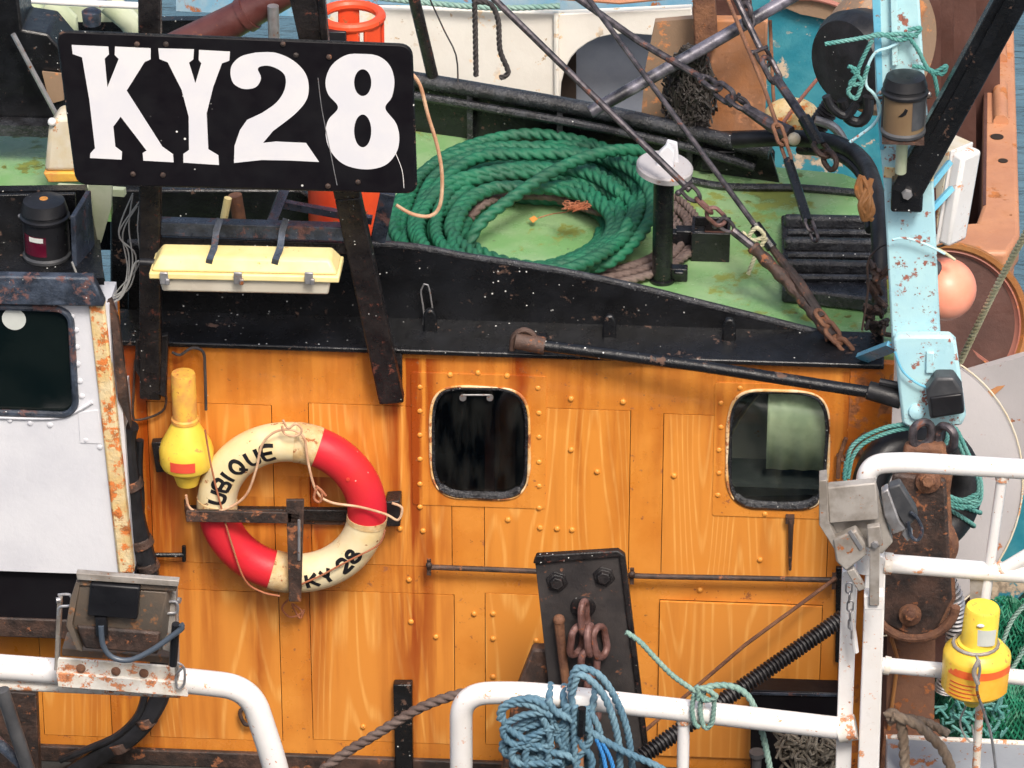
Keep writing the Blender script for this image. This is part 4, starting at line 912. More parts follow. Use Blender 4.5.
# vent post with white cap
pb = on(662, 281)
vp = thing('vent_post', 'black upright vent pipe with round white disc cap on deck', 'vent', pb)
H = (281-172)/253/.883
MB().lathe(pb, (0, 0, 1), [(0, S(13)), (.012, S(13)), (.014, S(10.5)), (H, S(10.5))], 28).build('pipe', 'black', vp)
tc_ = pb+V((0, 0, H))
MB().lathe(tc_, (.12, -.1, 1), [(0, S(24)), (.006, S(29)), (.028, S(29)), (.036, S(27)), (.04, S(10))], 36).build('cap', 'steel', vp).data.materials[0] = M['grey']
MB().prism([tc_+V((x_, -.03, z_)) for x_, z_ in ((-.035, .03), (.04, .03), (.04, .105), (.015, .135), (-.02, .10))], (0, .03, 0)).build('wing_nut', 'white', vp, bev=.006)
MB().prism([tc_+V((x_, .02, z_)) for x_, z_ in ((-.02, .03), (.06, .03), (.05, .12), (.01, .13))], (0, .02, 0)).build('wing_nut', 'white', vp, bev=.005)
# bollard box and blocks
bx_ = thing('deck_box', 'small open black steel box with red inside beside the vent pipe', 'box', on(710, 262))
o_ = on(710, 262); W_, D_, H_ = S(40), .16, .13
for (a, b, c_, d) in ((-W_/2, 0, W_, .012), (-W_/2, D_-.012, W_, .012)):
    MB().prism([o_+V((a, b, 0)), o_+V((a+c_, b, 0)), o_+V((a+c_, b, H_)), o_+V((a, b, H_))], (0, .012, 0)).build('side_plate', 'black', bx_, bev=.003)
for a in (-W_/2, W_/2-.012):
    MB().prism([o_+V((a, .013, 0)), o_+V((a, D_-.013, 0)), o_+V((a, D_-.013, H_)), o_+V((a, .013, H_))], (.012, 0, 0)).build('side_plate', 'black', bx_)
MB().prism([o_+V((-W_/2+.013, .013, .06)), o_+V((W_/2-.013, .013, .06)), o_+V((W_/2-.013, D_-.013, .06)), o_+V((-W_/2+.013, D_-.013, .06))], (0, 0, .01)).build('base_plate', 'brown_dk', bx_)
MB().box(on(679, 273, .03), (.07, .05, .06)).box(on(679, 273, .065), (.04, .03, .02)).build('deck_cleat', 'black', label='small black block cleat at the foot of the vent pipe', cat='cleat', bev=.006)
MB().box(on(690, 238, .05), (.12, .06, .09)).box(on(676, 236, .06), (.05, .05, .05)).build('deck_block', 'black', label='low black block on deck left of the open box', cat='block', bev=.006)
# black ribbed hatch
ht = thing('ribbed_hatch', 'black tarred deck hatch with raised ribs below the side stays', 'hatch', on(830, 300))
hz = .07
MB().prism([on(781, 214, hz), on(884, 216, hz), on(888, 300, hz), on(782, 288, hz)], (0, 0, -hz+.002)).build('lid', 'tar', ht, bev=.012)
for py_ in (215, 238, 260):
    MB().beam(on(784, py_+6, hz+.02), on(882, py_+8, hz+.02), .04, .06, up=(0, 0, 1)).build('rib', 'tar', ht, bev=.015)
    MB().tube([on(788, py_+17, hz+.015), on(880, py_+18, hz+.015)], .014, 8).build('bead', 'tar', ht)
# little things at the far corner
MB().prism([on(700, 152, .02), on(760, 150, .02), on(775, 172, .02), on(700, 172, .02)], (0, 0, .10)).build('corner_block', 'black', label='black block at the far corner of the green deck', cat='block', bev=.01)
MB().tube(smooth([at(a, b, c_) for a, b, c_ in ((735, 140, 1.4), (780, 138, 1.3), (830, 142, 1.15), (862, 160, .9), (876, 195, .6), (880, 240, .35), (880, 275, .25))], .03), S(9), 12).build('deck_hose', 'rubber', label='thick black hose curving along deck to the blue post', cat='hose')
MB().tube(smooth([at(a, b, c_) for a, b, c_ in ((800, 150, 1.5), (835, 155, 1.1), (862, 178, .8), (870, 230, .45))], .03), S(5), 10).build('deck_hose', 'rubber', label='thinner black hose running inside the thick one by the blue post', cat='hose')
gl_ = MB()
for k in range(7):
    gl_.tube(smooth([at(862+random.uniform(-3, 10), 178+random.uniform(-3, 4), .35), at(860+random.uniform(-4, 12), 192, .33), at(864+random.uniform(-4, 10), 208+random.uniform(-3, 5), .3), at(866+random.uniform(-3, 8), 220, .3)], .02), .011, 8)
gl_.build('work_glove', 'rimrust', label='crumpled orange cloth hanging at the deck corner by the post', cat='cloth')
gg = MB(); random.seed(12)
for k in range(26):
    p = at(random.uniform(868, 884), random.uniform(262, 330), .15+random.uniform(-.05, .05)); q = V((random.uniform(-.04, .04), random.uniform(-.03, .03), random.uniform(-.05, .05)))
    gg.tube(smooth([p, p+q, p+q*.3+V((0, .02, -.03)), p-q], .01), random.uniform(.006, .012), 6)
gg.build('chain_heap', 'rust_dark', label='dark heap of cable and chain against the blue post', cat='chain heap')
MB().tube(smooth(path([(890, 232), (900, 240), (880, 247), (868, 262), (868, 290), (862, 330)], -.10), .02), .0045, 6).build('post_wire', 'rust_dark', label='thin wire leading down from the blue post to the ledge', cat='wire')

# ================================================================== RIGGING
def stay(name, label, pts, r, m='wire', extra=None):
    t = thing(name, label, 'stay', at(*pts[-1]))
    MB().tube([at(*p) for p in pts], r, 10).build('wire', m, t)
    return t
def shackle(px, py, y, ang, s, par, m='wire', nm='shackle'):
    c = at(px, py, y); q = Matrix.Rotation(R(ang), 3, 'Y')
    pts = [V((-.5, 0, -.9)), V((-.55, 0, 0)), V((-.35, 0, .6)), V((0, 0, .85)), V((.35, 0, .6)), V((.55, 0, 0)), V((.5, 0, -.9))]
    b = MB().tube(smooth([c+q@(p*s) for p in pts], .008), s*.2, 8)
    b.tube([c+q@(V((-.8, 0, -.9))*s), c+q@(V((.85, 0, -.9))*s)], s*.2, 8).ball(c+q@(V((.8, 0, -.9))*s), s*.3, n=10, m=6)
    return b.build(nm, m, par)
def clink(p0, p1, n, wd, r, par, m='wire'):
    p0, p1 = V(p0), V(p1); L = (p1-p0).length/n*1.25
    for i in range(n):
        c = p0.lerp(p1, (i+.5)/n); q = (p1-p0).normalized().to_track_quat('Z', 'Y').to_matrix() @ Matrix.Rotation(R(75 if i % 2 else -10), 3, 'Z')
        MB().tube([c+q@p for p in link_pts(L, wd)], r, 8, True).build('link', m, par)
E = (850, 352, .08)
s1 = stay('wire_stay', 'thick wire stay from top centre ending in shackles above the black box', [(485, -10, 1.0), (690, 190, .40)], S(3.6))
shackle(692, 194, .40, 135, .045, s1); clink(at(698, 200, .40), at(722, 222, .40), 2, .05, .009, s1, 'rust_pink')
shackle(727, 226, .40, 130, .04, s1)
MB().tube([at(732, 230, .40), at(752, 246, .38)], .018, 10).build('turnbuckle', 'wire', s1)
sv = [(752, 246, .38), (790, 285, .32), (815, 315, .2), (832, 338, .12)]
MB().tube(smooth([at(*p) for p in sv], .02), [S(6.5)+.004*math.sin(i*1.7) for i in range(len(smooth([at(*p) for p in sv], .02)))], 10).build('served_end', 'rust_dark', s1)
clink(at(828, 330, .13), at(850, 354, .07), 2, .05, .010, s1, 'rust')
tw = MB(); rope_pts(tw, [at(a, b, .5) for a, b in ((742, 232), (752, 240), (764, 236), (756, 228), (748, 240), (760, 246), (766, 238), (757, 252), (748, 274))], .009, n=8)
tw.build('stay_lashing', 'straw', label='frayed pale rope lashing tied round the lower stay shackles', cat='lashing')
s2 = stay('wire_stay', 'thin wire stay from the top running to the turnbuckle beside the pale lashing', [(582, -10, 1.5), (757, 228, .55)], S(3))
MB().tube([at(755, 225, .56), at(772, 248, .5)], S(6), 10).build('turnbuckle', 'black', s2)
MB().tube([at(772, 248, .5), at(800, 285, .3), at(822, 318, .18)], [S(4), S(6), S(5)], 10).build('served_end', 'rust_dark', s2)
clink(at(818, 312, .18), at(846, 350, .08), 3, .045, .009, s2, 'rust')
s3 = stay('wire_stay', 'upper wire stay joining a shackled chain behind the silver pipe', [(566, -10, 1.9), (640, 42, 1.7), (705, 80, 1.5)], S(4))
clink(at(703, 78, 1.5), at(745, 108, 1.35), 3, .06, .012, s3)
shackle(742, 104, 1.36, 125, .04, s3)
MB().tube([at(745, 108, 1.35), at(770, 124, 1.25), at(790, 134, 1.2)], [.022, .03, .035], 10).build('served_end', 'wire', s3)
MB().ball(at(794, 139, 1.18), .028, n=12, m=8).build('end_knob', 'cream', s3)
s5 = stay('wire_stay', 'thin rusty wire stay running down to the ribbed hatch', [(724, -10, 1.4), (765, 90, 1.0), (778, 128, .85)], S(2.2), 'rust')
clink(at(777, 126, .85), at(789, 160, .72), 2, .04, .008, s5, 'rust')
MB().tube([at(788, 160, .72), at(808, 222, .42)], S(5), 10).build('turnbuckle', 'black', s5)
clink(at(808, 220, .42), at(816, 240, .36), 2, .035, .007, s5)
s6 = stay('wire_stay', 'dark wire stay with eye and turnbuckle nearest the blue post', [(732, -10, 1.6), (760, 48, 1.45)], S(3.5))
shackle(764, 58, 1.42, 155, .045, s6); clink(at(766, 60, 1.4), at(776, 80, 1.35), 1, .06, .012, s6)
MB().tube([at(776, 78, 1.35), at(806, 122, 1.1)], S(5), 10).build('turnbuckle', 'wire', s6)
MB().tube([at(804, 118, 1.1), at(820, 146, 1.0)], S(7), 10).build('served_end', 'black', s6)
clink(at(818, 144, 1.0), at(834, 166, .9), 2, .06, .012, s6, 'rust_dark')
s7 = stay('wire_stay', 'short chain hanging at the top beside the silver pipe', [(742, -10, 1.6), (745, 4, 1.6)], S(3))
clink(at(742, -6, 1.6), at(750, 26, 1.55), 3, .05, .011, s7)
MB().tube([at(770, 20, 1.9), at(773, 90, 1.8), at(776, 130, 1.7)], S(2), 8).build('rusty_rod', 'rust', label='thin rusty rod hanging in front of the peeling teal plating', cat='rod')
MB().tube(smooth([at(825, 70, 1.6), at(800, 100, 1.55), at(778, 130, 1.5)], .05), S(2), 8).build('red_rod', 'terracotta', label='thin reddish rod slanting in front of the teal plating', cat='rod')
MB().tube([at(590, 112, 1.5), at(700, 50, 1.65), at(800, -8, 1.8)], S(7), 16).build('silver_pipe', 'steel', label='long silver and black pipe with painted highlight slanting across the top', cat='pipe').data.materials[0] = mat('silver_black_highlight', (.02, .02, .025), .3, .2, var=(.22, .21, .26), vscale=11, vamt=.8, bump=.3)  # purplish silver highlight is mottled into the dark colour
po = thing('black_strut', 'slim black upright strut standing on the black bulwark', 'strut', at(435, 80, 2.0))
MB().tube([at(412, -10, 1.9), at(434, 82, 2.0)], S(6.5), 12).build('pole', 'black_rust', po)
MB().tube(smooth(path([(428, -5), (444, 30), (456, 55), (458, 82)], 1.95), .05), .004, 6).build('thin_line', 'wire', label='thin dark line hanging beside the slim black strut', cat='line')
m_ = MB(); rope_pts(m_, path([(474, -10), (475, 20), (476, 76)], 2.4), S(3.2), n=8); m_.build('hanging_rope', 'darkrope', label='straight black rope hanging on the white bulwark', cat='rope')
m_ = MB(); rope_pts(m_, path([(476, 2), (490, 4), (498, 20), (500, 50), (508, 72), (500, 78)], 2.4), S(3.2), n=8); m_.build('hanging_rope', 'darkrope', label='bent black rope hanging right of the straight one on the white bulwark', cat='rope')

# black strut pole from ledge to post
pl = thing('strut_pole', 'long black pole crossing in front of the wall from ledge bracket to blue post', 'pole', at(900, 398, -.3))
MB().tube([at(540, 345, -.06), at(700, 366, -.16), at(880, 394, -.28)], S(6), 14).build('pole', 'black', pl)
MB().tube([at(868, 390, -.27), at(902, 400, -.30)], S(9.5), 14).build('socket', 'rubber', pl, bev=.004)
MB().tube([at(880, 382, -.27), at(900, 386, -.29)], S(4), 10).build('socket_lug', 'rubber', pl)
MB().tube([at(516, 340, -.05), at(545, 346, -.06)], S(9), 12).tube(smooth(path([(512, 350), (514, 336), (524, 330), (534, 336), (534, 350)], -.05), .01), .012, 8).build('swivel', 'rust_dark', pl)
MB().box(at(541, 340, -.03), (.05, .05, .05)).build('bracket', 'black', pl, bev=.008)

# ================================================================== BLUE GANTRY POST AND WHAT IT CARRIES
YP = -.30
gp = thing('gantry_post', 'pale blue steel gantry post with chipped paint and rounded foot plate', 'post', at(932, 430, YP))
MB().prism(path([(872, -20), (918, -20), (926, 100), (934, 190), (941, 345), (892, 350), (884, 190), (876, 100)], YP), (0, .10, 0)).build('column', 'blue', gp, bev=.008)
MB().prism(path([(871, -20), (880, -20), (884, 150), (880, 150)], YP-.012), (0, .10, 0)).build('left_shade_strip', 'blue_dk', gp, bev=.003)  # shading of the post's left face, painted as a darker blue strip
MB().prism(path([(890, -20), (897, -20), (898, 66), (892, 66)], YP-.03), (0, .03, 0)).build('stiffener', 'blue', gp, bev=.003)
foot = [(893, 340), (900, 336), (950, 336), (956, 342), (966, 416), (962, 426), (912, 430), (902, 424)]
MB().prism(path(foot, YP-.05), (0, .05, 0)).build('foot_plate', 'blue', gp, bev=.012)
MB().lathe(at(917, 411, YP-.05), (0, -1, .2), [(0, .035), (.012, .03), (.02, .012)], 20).build('boss', 'blue', gp)
MB().box(at(930, 362, YP-.055), (.03, .02, .09)).build('bracket', 'blue', gp, bev=.004)
MB().beam(at(893, 346, YP+.02), at(862, 358, .0), .05, .02).build('toe_brace', 'blue_dk', gp)
for px_ in (900, 932): MB().tube([at(px_-30 if px_ == 900 else 893, 98, YP-.01), at(px_, 97, YP-.02)], .007, 8).build('band', 'rust_dark', gp)
MB().beam(at(884, 172, YP-.004), at(934, 176, YP-.004), .01, .04, up=(0, 0, 1)).build('joint_band', 'cream_rust', gp)
# diagonal black strut
ds = thing('diagonal_strut', 'heavy black square strut rising from the blue post to top right', 'strut', at(905, 205, YP-.05))
MB().beam(at(906, 190, YP-.05), at(1022, -22, YP-.25), S(30), .07).build('beam', 'black', ds, bev=.006)
MB().beam(at(914, 176, YP-.095), at(1010, 0, YP-.28), S(9), .012).build('rib', 'black', ds)
MB().box(at(907, 194, YP-.045), (S(30), .08, .12)).build('bracket', 'black', ds, bev=.01)
MB().lathe(at(907, 194, YP-.09), (0, -1, 0), [(0, .022), (.015, .018)], 6).build('bolt', 'steel', ds)
# deck lamp on the post
lp, b, H = nav_lamp('masthead_lamp', 'black cased lamp with brown label on a plate by the blue post', 903, 132, 84, .078, YP-.16, 'brownlabel', 'blackplastic')
MB().box(b+V((0, 0, -.012)), (.155, .15, .012)).build('base_plate', 'rust_dark', lp)
MB().tube([b+V((0, .02, -.012)), b+V((0, .06, -.19))], S(5.5), 14).build('stand_pipe', 'palegreen', lp)
curved_label(b, V((0, 0, 1)), .0755, 22, 85, .035, .15, 'greyplastic', lp, 'dark_panel')
MB().prism([b+V((x_, -.0745, z_)) for x_, z_ in ((-.022, .095), (-.006, .112), (.002, .128), (.012, .122), (.006, .104), (-.008, .094))], (0, -.002, 0)).build('black_mark', 'blackplastic', lp)
# small floodlight on the foot
sf2 = thing('work_lamp', 'small black cased lamp bolted on the foot plate of the blue post', 'lamp', at(944, 420, YP-.1))
MB().prism(path([(926, 392), (936, 378), (954, 378), (962, 390), (965, 414), (930, 420)], YP-.13), (0, .08, 0)).build('housing', 'greyplastic', sf2, bev=.012, seg=3)
MB().prism(path([(930, 398), (962, 394), (964, 413), (932, 418)], YP-.14), (0, .02, 0)).build('rear_cover', 'blackplastic', sf2, bev=.006)
MB().tube(smooth(path([(928, 388), (915, 382), (902, 370), (895, 352)], YP-.08), .02), .005, 8).build('lamp_lead', 'cable', sf2).data.materials[0] = M['blue_dk']
# cables on the post
MB().tube(smooth(path([(906, 30), (902, 40), (888, 48), (876, 52), (868, 66), (866, 85), (874, 94), (880, 108), (874, 124), (850, 142)], YP-.04), .02), .006, 8).build('post_cable', 'blue', label='pale blue cable clipped down the left edge of the blue post', cat='cable')
MB().tube(smooth(path([(892, 240), (905, 238), (925, 244), (945, 254)], YP-.04), .02), .005, 8).build('post_cable', 'blue', label='pale blue cable crossing the post low down towards the buoy', cat='cable')
kn = MB()
for q in ([(825, 44), (850, 40), (874, 36), (900, 34), (918, 36)], [(866, 38), (880, 34), (900, 40), (916, 34), (920, 28), (908, 30)], [(872, 40), (862, 60), (854, 80), (848, 92), (856, 98), (862, 84), (868, 66)],
          [(908, 36), (918, 50), (926, 66), (934, 76), (938, 96)], [(912, 66), (924, 68), (934, 72), (946, 66), (942, 74), (930, 70)], [(848, 66), (858, 72), (850, 84), (862, 82), (852, 70)]):
    rope_pts(kn, path(q, YP-.05), .0085, n=8)
kn.build('teal_lashing', 'tealrope', label='teal rope lashing knotted round the blue post near the top', cat='lashing')

# strip light on the right (closed white case)
wl = thing('white_strip_lamp', 'white weathered box lamp held out on blue arms behind the post', 'lamp', at(958, 240, .05))
ax_ = (at(966, 142, -.02)-at(950, 236, -.02)).normalized()
q = Matrix.Rotation(R(-38), 3, 'Z')
c = at(950, 192, .02); L = (at(966, 142, -.02)-at(950, 236, -.02)).length
def obox(c, sx, sy, L_, nm, m, par, dx_=0, dy_=0, bev=.006):
    X = (q@V((1, 0, 0))); X = (X-ax_*X.dot(ax_)).normalized(); Y = ax_.cross(X)
    vs = [c+X*(dx_+i*sx/2)+Y*(dy_+j*sy/2)+ax_*k_*L_/2 for i in (-1, 1) for j in (-1, 1) for k_ in (-1, 1)]
    return MB().add(vs, [(0, 1, 3, 2), (4, 6, 7, 5), (0, 4, 5, 1), (2, 3, 7, 6), (0, 2, 6, 4), (1, 5, 7, 3)]).build(nm, m, par, bev=bev)
obox(c, .12, .14, L, 'tray', 'cream', wl, dx_=-.045); obox(c, .055, .12, L*.96, 'cover', 'rail', wl, dx_=.047, bev=.015)
obox(c, .012, .14, L*1.01, 'rim', 'rail', wl, dx_=.018)
for p0, p1 in (((926, 192), (950, 162)), ((924, 218), (952, 188))): MB().beam(at(*p0, -.2), at(*p1, -.08), .02, .02).build('arm', 'blue_dk', wl)
MB().prism(path([(922, 194), (936, 190), (937, 234), (926, 234)], -.05), (0, .02, 0)).build('red_plate', 'redlabel', label='dark red plate between the blue post and white box lamp', cat='plate').data.materials[0] = M['maroon']
MB().tube(smooth(path([(953, 236), (946, 244), (932, 248), (922, 246)], -.04), .02), .005, 8).build('lamp_lead', 'rubber', wl)

# buoy
by = thing('mooring_buoy', 'salmon orange inflatable buoy hanging beside the blue post', 'buoy', at(950, 320, .05))
MB().ball(at(945, 289, .05), S(31), (1, 1, 1.0), 36, 22).build('ball', 'buoy', by, smooth=80)
MB().lathe(at(928, 266, -.02), (-.5, -.5, .8), [(-.03, .045), (.02, .032), (.04, .02)], 16).build('neck', 'farblue', by).data.materials[0] = M['greyplastic']
MB().tube(smooth(path([(926, 246), (940, 250), (955, 260)], -.06), .02), .006, 8).build('lanyard', 'straw', by)

# winch drums and hull behind
dr = thing('net_drum', 'large terracotta drum flange with yellow rusted rim behind the buoy', 'drum', at(950, 400, .7))
c = at(941, 326, .7); ax_d = V((.10, -1, .25)).normalized(); rd = .36
MB().lathe(c, ax_d, [(0, rd*.97), (.03, rd), (.05, rd*.985), (.045, rd*.93), (.02, rd*.89)], 64, capped=False).build('rim', 'rimrust', dr)
MB().lathe(c, ax_d, [(-.045, .02), (-.04, rd*.3), (.0, rd*.84), (.03, rd*.88), (.02, rd*.92)], 64, capped=False).build('dish', 'terracotta', dr, smooth=70)
MB().lathe(c, ax_d, [(-.35, rd*.8), (-.0, rd*.9)], 48).build('barrel', 'brown_dk', dr)
for a_ in (-38, -62):
    d = V((math.cos(R(a_)), 0, math.sin(R(a_)))); MB().beam(c+d*.06+ax_d*-.02, c+d*.27+ax_d*.012, .012, .03).build('web', 'terracotta', dr)
gd = thing('winch_flange', 'large pale grey round winch flange plate with yellowed edge', 'flange', at(930, 610, .4))
c = at(870, 490, .42); rd = S(158)
MB().lathe(c, V((.12, -1, .2)), [(-.05, rd), (.0, rd), (.004, rd*.985), (.004, .02)], 96).build('plate', 'grey', gd)
MB().tube([c+V((math.cos(R(a_))*rd*1.0, math.cos(R(a_))*rd*.12+math.sin(R(a_))*rd*.2-.01, math.sin(R(a_))*rd)) for a_ in range(0, 360, 5)], .004, 8, True).build('edge', 'cream', gd)
MB().prism(path([(995, 500), (1040, 500), (1040, 640), (985, 640)], .55), (0, .04, 0)).build('teal_bulwark', 'teal', label='dark teal plating at right edge behind the grey flange', cat='bulwark')
MB().prism(path([(960, 375), (1045, 350), (1045, 500), (960, 500)], .62), (0, .04, 0)).build('grey_bulkhead', 'grey', label='pale grey plating at the right edge below the terracotta drum', cat='bulkhead')

hb2 = thing('rust_brown_hull', 'rust brown hull bulwark with freeing holes enclosing a dark well at right', 'hull', at(990, 250, 1))
zg = -.20
def gx(px, py, z=zg): return atz(px, py, z)
MB().prism([gx(986, -40), gx(1012, -40), gx(1020, 235), gx(1008, 252), gx(915, 252), gx(915, 226), gx(976, 222), gx(982, 205)], (0, 0, -.14)).build('gunwale', 'brown', hb2, bev=.02, seg=3)
MB().prism([gx(986, -40), gx(989, -40), gx(986, 205), gx(983, 205)], (0, 0, -.9)).build('inner_side', 'brown_dk', hb2)
MB().prism([gx(1004, -40, zg-.14), gx(1010, -40, zg-.14), gx(1016, 235, zg-.14), gx(1008, 240, zg-.14)], (0, 0, -2.8)).build('hull_side', 'brown', hb2)
MB().prism([gx(915, 244, zg-.14), gx(1008, 244, zg-.14), gx(1008, 236, zg-.14), gx(915, 236, zg-.14)], (0, 0, -1.6)).build('transom', 'brown', hb2)
for a, b in (((992, 20), (1004, 60)), ((994, 86), (1005, 122))):
    MB().tube([gx(a[0]+6, a[1], zg+.01), gx(b[0]-4, b[1], zg+.01)], .035, 12).build('roller', 'brown', hb2)
for px_, py_, r_ in ((997, 137, .030), (1003, 161, .022)):
    MB().lathe(gx(px_, py_, zg+.001), (0, 0, 1), [(0, r_), (.003, r_)], 24).build('hole', 'gap', hb2)
MB().prism([gx(905, -40, -.9), gx(990, -40, -.9), gx(990, 250, -.9), gx(905, 250, -.9)], (0, 0, -.05)).build('well_deck', 'brown_dk', hb2)
for px_, y_ in ((955, 2.6), (968, 2.2)):
    MB().prism(path([(px_-14, -20), (px_+8, -20), (px_+8, 150), (px_-14, 150)], y_), (0, .03, 0)).build('inner_frame', 'brown_dk', hb2)
tn = thing('far_drum', 'rusty brown drum flange with black tyre hung behind the top of the blue post', 'drum', at(880, 110, 1.0))
MB().lathe(at(889, 48, 1.0), V((1.1, -1, .1)), [(-.2, .18), (-.02, .28), (0, .28), (.03, .255)], 48).build('flange', 'tan', tn)
MB().lathe(at(852, 60, .7), V((-.9, -1, .1)), [(-.14, .14), (-.10, .19), (.0, .20), (.05, .17), (.06, .09), (.06, .01)], 40).build('tyre', 'rubber', label='black tyre fender hanging left of the blue post top', cat='tyre', smooth=50, bev=0)
MB().tube(smooth(path([(826, 96), (832, 108), (846, 116), (856, 104)], .5), .02), .018, 10).build('fender_bag', 'rubber', tn)
MB().tube(smooth(path([(842, 100), (848, 118), (860, 122), (868, 112), (868, 96)], .55), .02), .022, 10).build('fender_loop', 'rubber', label='black hose loop hanging under the tyre fender', cat='hose')

# peeling teal plating, orange rust plates, nets in the middle
MB().prism(path([(750, -30), (900, -30), (920, 230), (760, 160)], 2.4), (0, .05, 0)).build('teal_plating', 'teal', label='peeling teal and tan steel plating behind the hatch', cat='plating')
MB().prism(path([(778, 5), (800, 0), (840, 2), (862, 14), (880, 34), (870, 42), (838, 22), (800, 14)], 2.35), (0, .03, 0)).build('plating_band', 'tan', label='curved tan band along the top of the teal plating', cat='plating')
MB().tube(smooth(path([(772, 2), (810, -2), (850, 10), (880, 30)], 2.33), .05), .012, 8).build('band_pipe', 'terracotta', label='thin reddish pipe along the curved tan band', cat='pipe')
MB().prism(path([(712, 20), (768, 20), (764, 165), (706, 150)], 2.0), (0, .06, 0)).build('orange_plate', 'rustorange', label='bright orange rusty upright plate behind the black net', cat='plate', bev=.01)
MB().prism(path([(692, -20), (714, -20), (718, 46), (694, 46)], 1.95), (0, .06, 0)).build('rusty_post', 'rust', label='dark rusty upright post above the black net', cat='post', bev=.008)
MB().prism(path([(655, 22), (700, 18), (706, 160), (640, 130), (645, 70)], 2.1), (0, .04, 0)).build('tan_plate', 'tan', label='weathered tan plate edging the white boat behind the net', cat='plate')
bn = MB(); random.seed(21)
for k in range(900):
    px_ = random.uniform(658, 720); py_ = random.uniform(48, 140)
    if (px_-689)**2/25**2+(py_-94)**2/44**2 > 1: continue
    p = [at(px_+random.uniform(-5, 5), py_+random.uniform(-9, 9), 1.85-.14*math.sqrt(max(0, 1-(px_-689)**2/700))+random.uniform(-.03, .03)) for _ in range(3)]
    bn.tube(smooth(p, .02), random.uniform(.003, .006), 5)
bn.ball(at(690, 94, 1.88), .15, (.62, .6, 1.15)); bn.build('black_net', 'blacknet', label='bunched black net hanging from the rusty post', cat='net')
m_ = MB(); rope_pts(m_, path([(700, 130), (710, 142), (722, 150)], 1.8), .02, n=8); m_.build('net_rope', 'darkrope', label='short black rope end under the bunched black net', cat='rope')
MB().tube(smooth(path([(805, 145), (822, 122), (840, 95), (852, 80)], 1.4), .02), .035, 10).build('spring_core', 'rubber', label='black ribbed hose rising behind the deck corner', cat='hose')
hs = MB(); 
for i in range(22):
    t = i/21; c = at(805, 145, 1.4).lerp(at(846, 84, 1.4), t); hs.lathe(c, at(846, 84, 1.4)-at(805, 145, 1.4), [(-.006, .036), (0, .046), (.006, .036)], 14)
hs.build('coil_spring', 'hose', label='ribbed spring guard round the black hose at the deck corner', cat='spring')
MB().tube(smooth(path([(815, 120), (832, 126), (842, 138), (848, 155)], 1.35), .02), .02, 10).build('bent_pipe', 'cream', label='short bent pale pipe beside the ribbed hose', cat='pipe').data.materials[0] = M['steel']
MB().ball(at(792, 116, 1.7), .10, (1.2, .8, .8), 18, 10).build('rusty_casting', 'cream_rust', label='lumpy rusty cream casting behind the stay ends', cat='casting')

# white boat behind
wb = thing('white_boat', 'white boat bulwark with arched opening and blue sheer line behind', 'boat', at(560, 120, 3))
outer_ = [(310, 8), (470, 10), (560, 14), (692, 8), (692, 30), (664, 37), (630, 34), (612, 35), (598, 38), (588, 43), (578, 50), (571, 58), (565, 69), (561, 84), (560, 100), (560, 170), (400, 170), (310, 120)]
MB().prism(path(outer_, 2.9), (0, .05, 0)).build('bulwark', 'paleboat', wb, bev=.006)
MB().prism(path([(550, 28), (700, 20), (700, 200), (550, 200)], 3.25), (0, .03, 0)).build('inner_plating', 'greyin', wb)
MB().prism(path([(556, 50), (576, 40), (576, 170), (556, 170)], 3.15), (0, .03, 0)).build('dark_recess', 'gap', wb)
MB().tube(path([(556, 12), (557, 110)], 2.88), .012, 8).build('seam_bead', 'paleboat', wb)
MB().prism(path([(300, -30), (700, -30), (700, 6), (560, 12), (430, 6), (300, 2)], 3.0), (0, .05, 0)).build('sheer_plank', 'farblue', wb)
m_ = MB(); rope_pts(m_, smooth(path([(380, -2), (440, 4), (500, 8), (560, 6)], 2.85), .1), .014, n=8); m_.build('rubbing_rope', 'palerope', wb)
MB().tube(path([(540, -4), (620, 2), (700, -6)], 2.85), .012, 8).build('rail', 'brown', wb)
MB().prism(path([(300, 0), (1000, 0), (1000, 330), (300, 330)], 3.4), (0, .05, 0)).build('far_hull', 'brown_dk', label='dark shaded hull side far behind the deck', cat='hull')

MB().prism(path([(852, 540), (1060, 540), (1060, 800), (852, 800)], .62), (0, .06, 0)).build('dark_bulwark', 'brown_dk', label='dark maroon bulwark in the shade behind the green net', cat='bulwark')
# ================================================================== TRAWL BLOCK, FENDER, NETS (right)
tb = thing('trawl_block', 'heavy rusty trawl block hanging below the blue post', 'block', at(915, 640, -.45))
YT = -.45
MB().lathe(at(925, 545, YT+.06), V((.15, -1, .1)), [(-.05, .10), (-.02, .13), (0, .10), (.02, .13), (.05, .10)], 48).build('sheave', 'rust', tb)
MB().prism(path([(893, 474), (946, 480), (952, 600), (936, 632), (915, 640), (880, 622), (872, 600), (885, 520)], YT-.05), (0, .03, 0)).build('cheek_plate', 'rust_dark', tb, bev=.012)
MB().prism(path([(898, 480), (950, 486), (956, 600), (940, 632), (920, 640), (884, 622), (880, 600), (890, 520)], YT+.11), (0, .03, 0)).build('cheek_plate', 'rust', tb, bev=.012)
MB().tube([at(875+math.cos(R(a_))*0+40+math.cos(R(a_))*41, 604+math.sin(R(a_))*34, YT-.045) for a_ in range(5, 180, 12)], .02, 10).build('lower_guard', 'rust', tb)
for px_, py_, r_ in ((928, 480, .05), (910, 614, .045)):
    MB().lathe(at(px_, py_, YT-.05), (0, -1, 0), [(0, r_), (.02, r_*.95), (.03, r_*.5), (.032, 0.001)], 28).build('bolt_washer', 'rust', tb)
    MB().add(*(lambda m_: (m_.v, m_.f))(bolt_mb(at(px_, py_, YT-.08), (0, -1, .2), r_*.5, .03))).build('bolt', 'rust', tb, bev=.003)
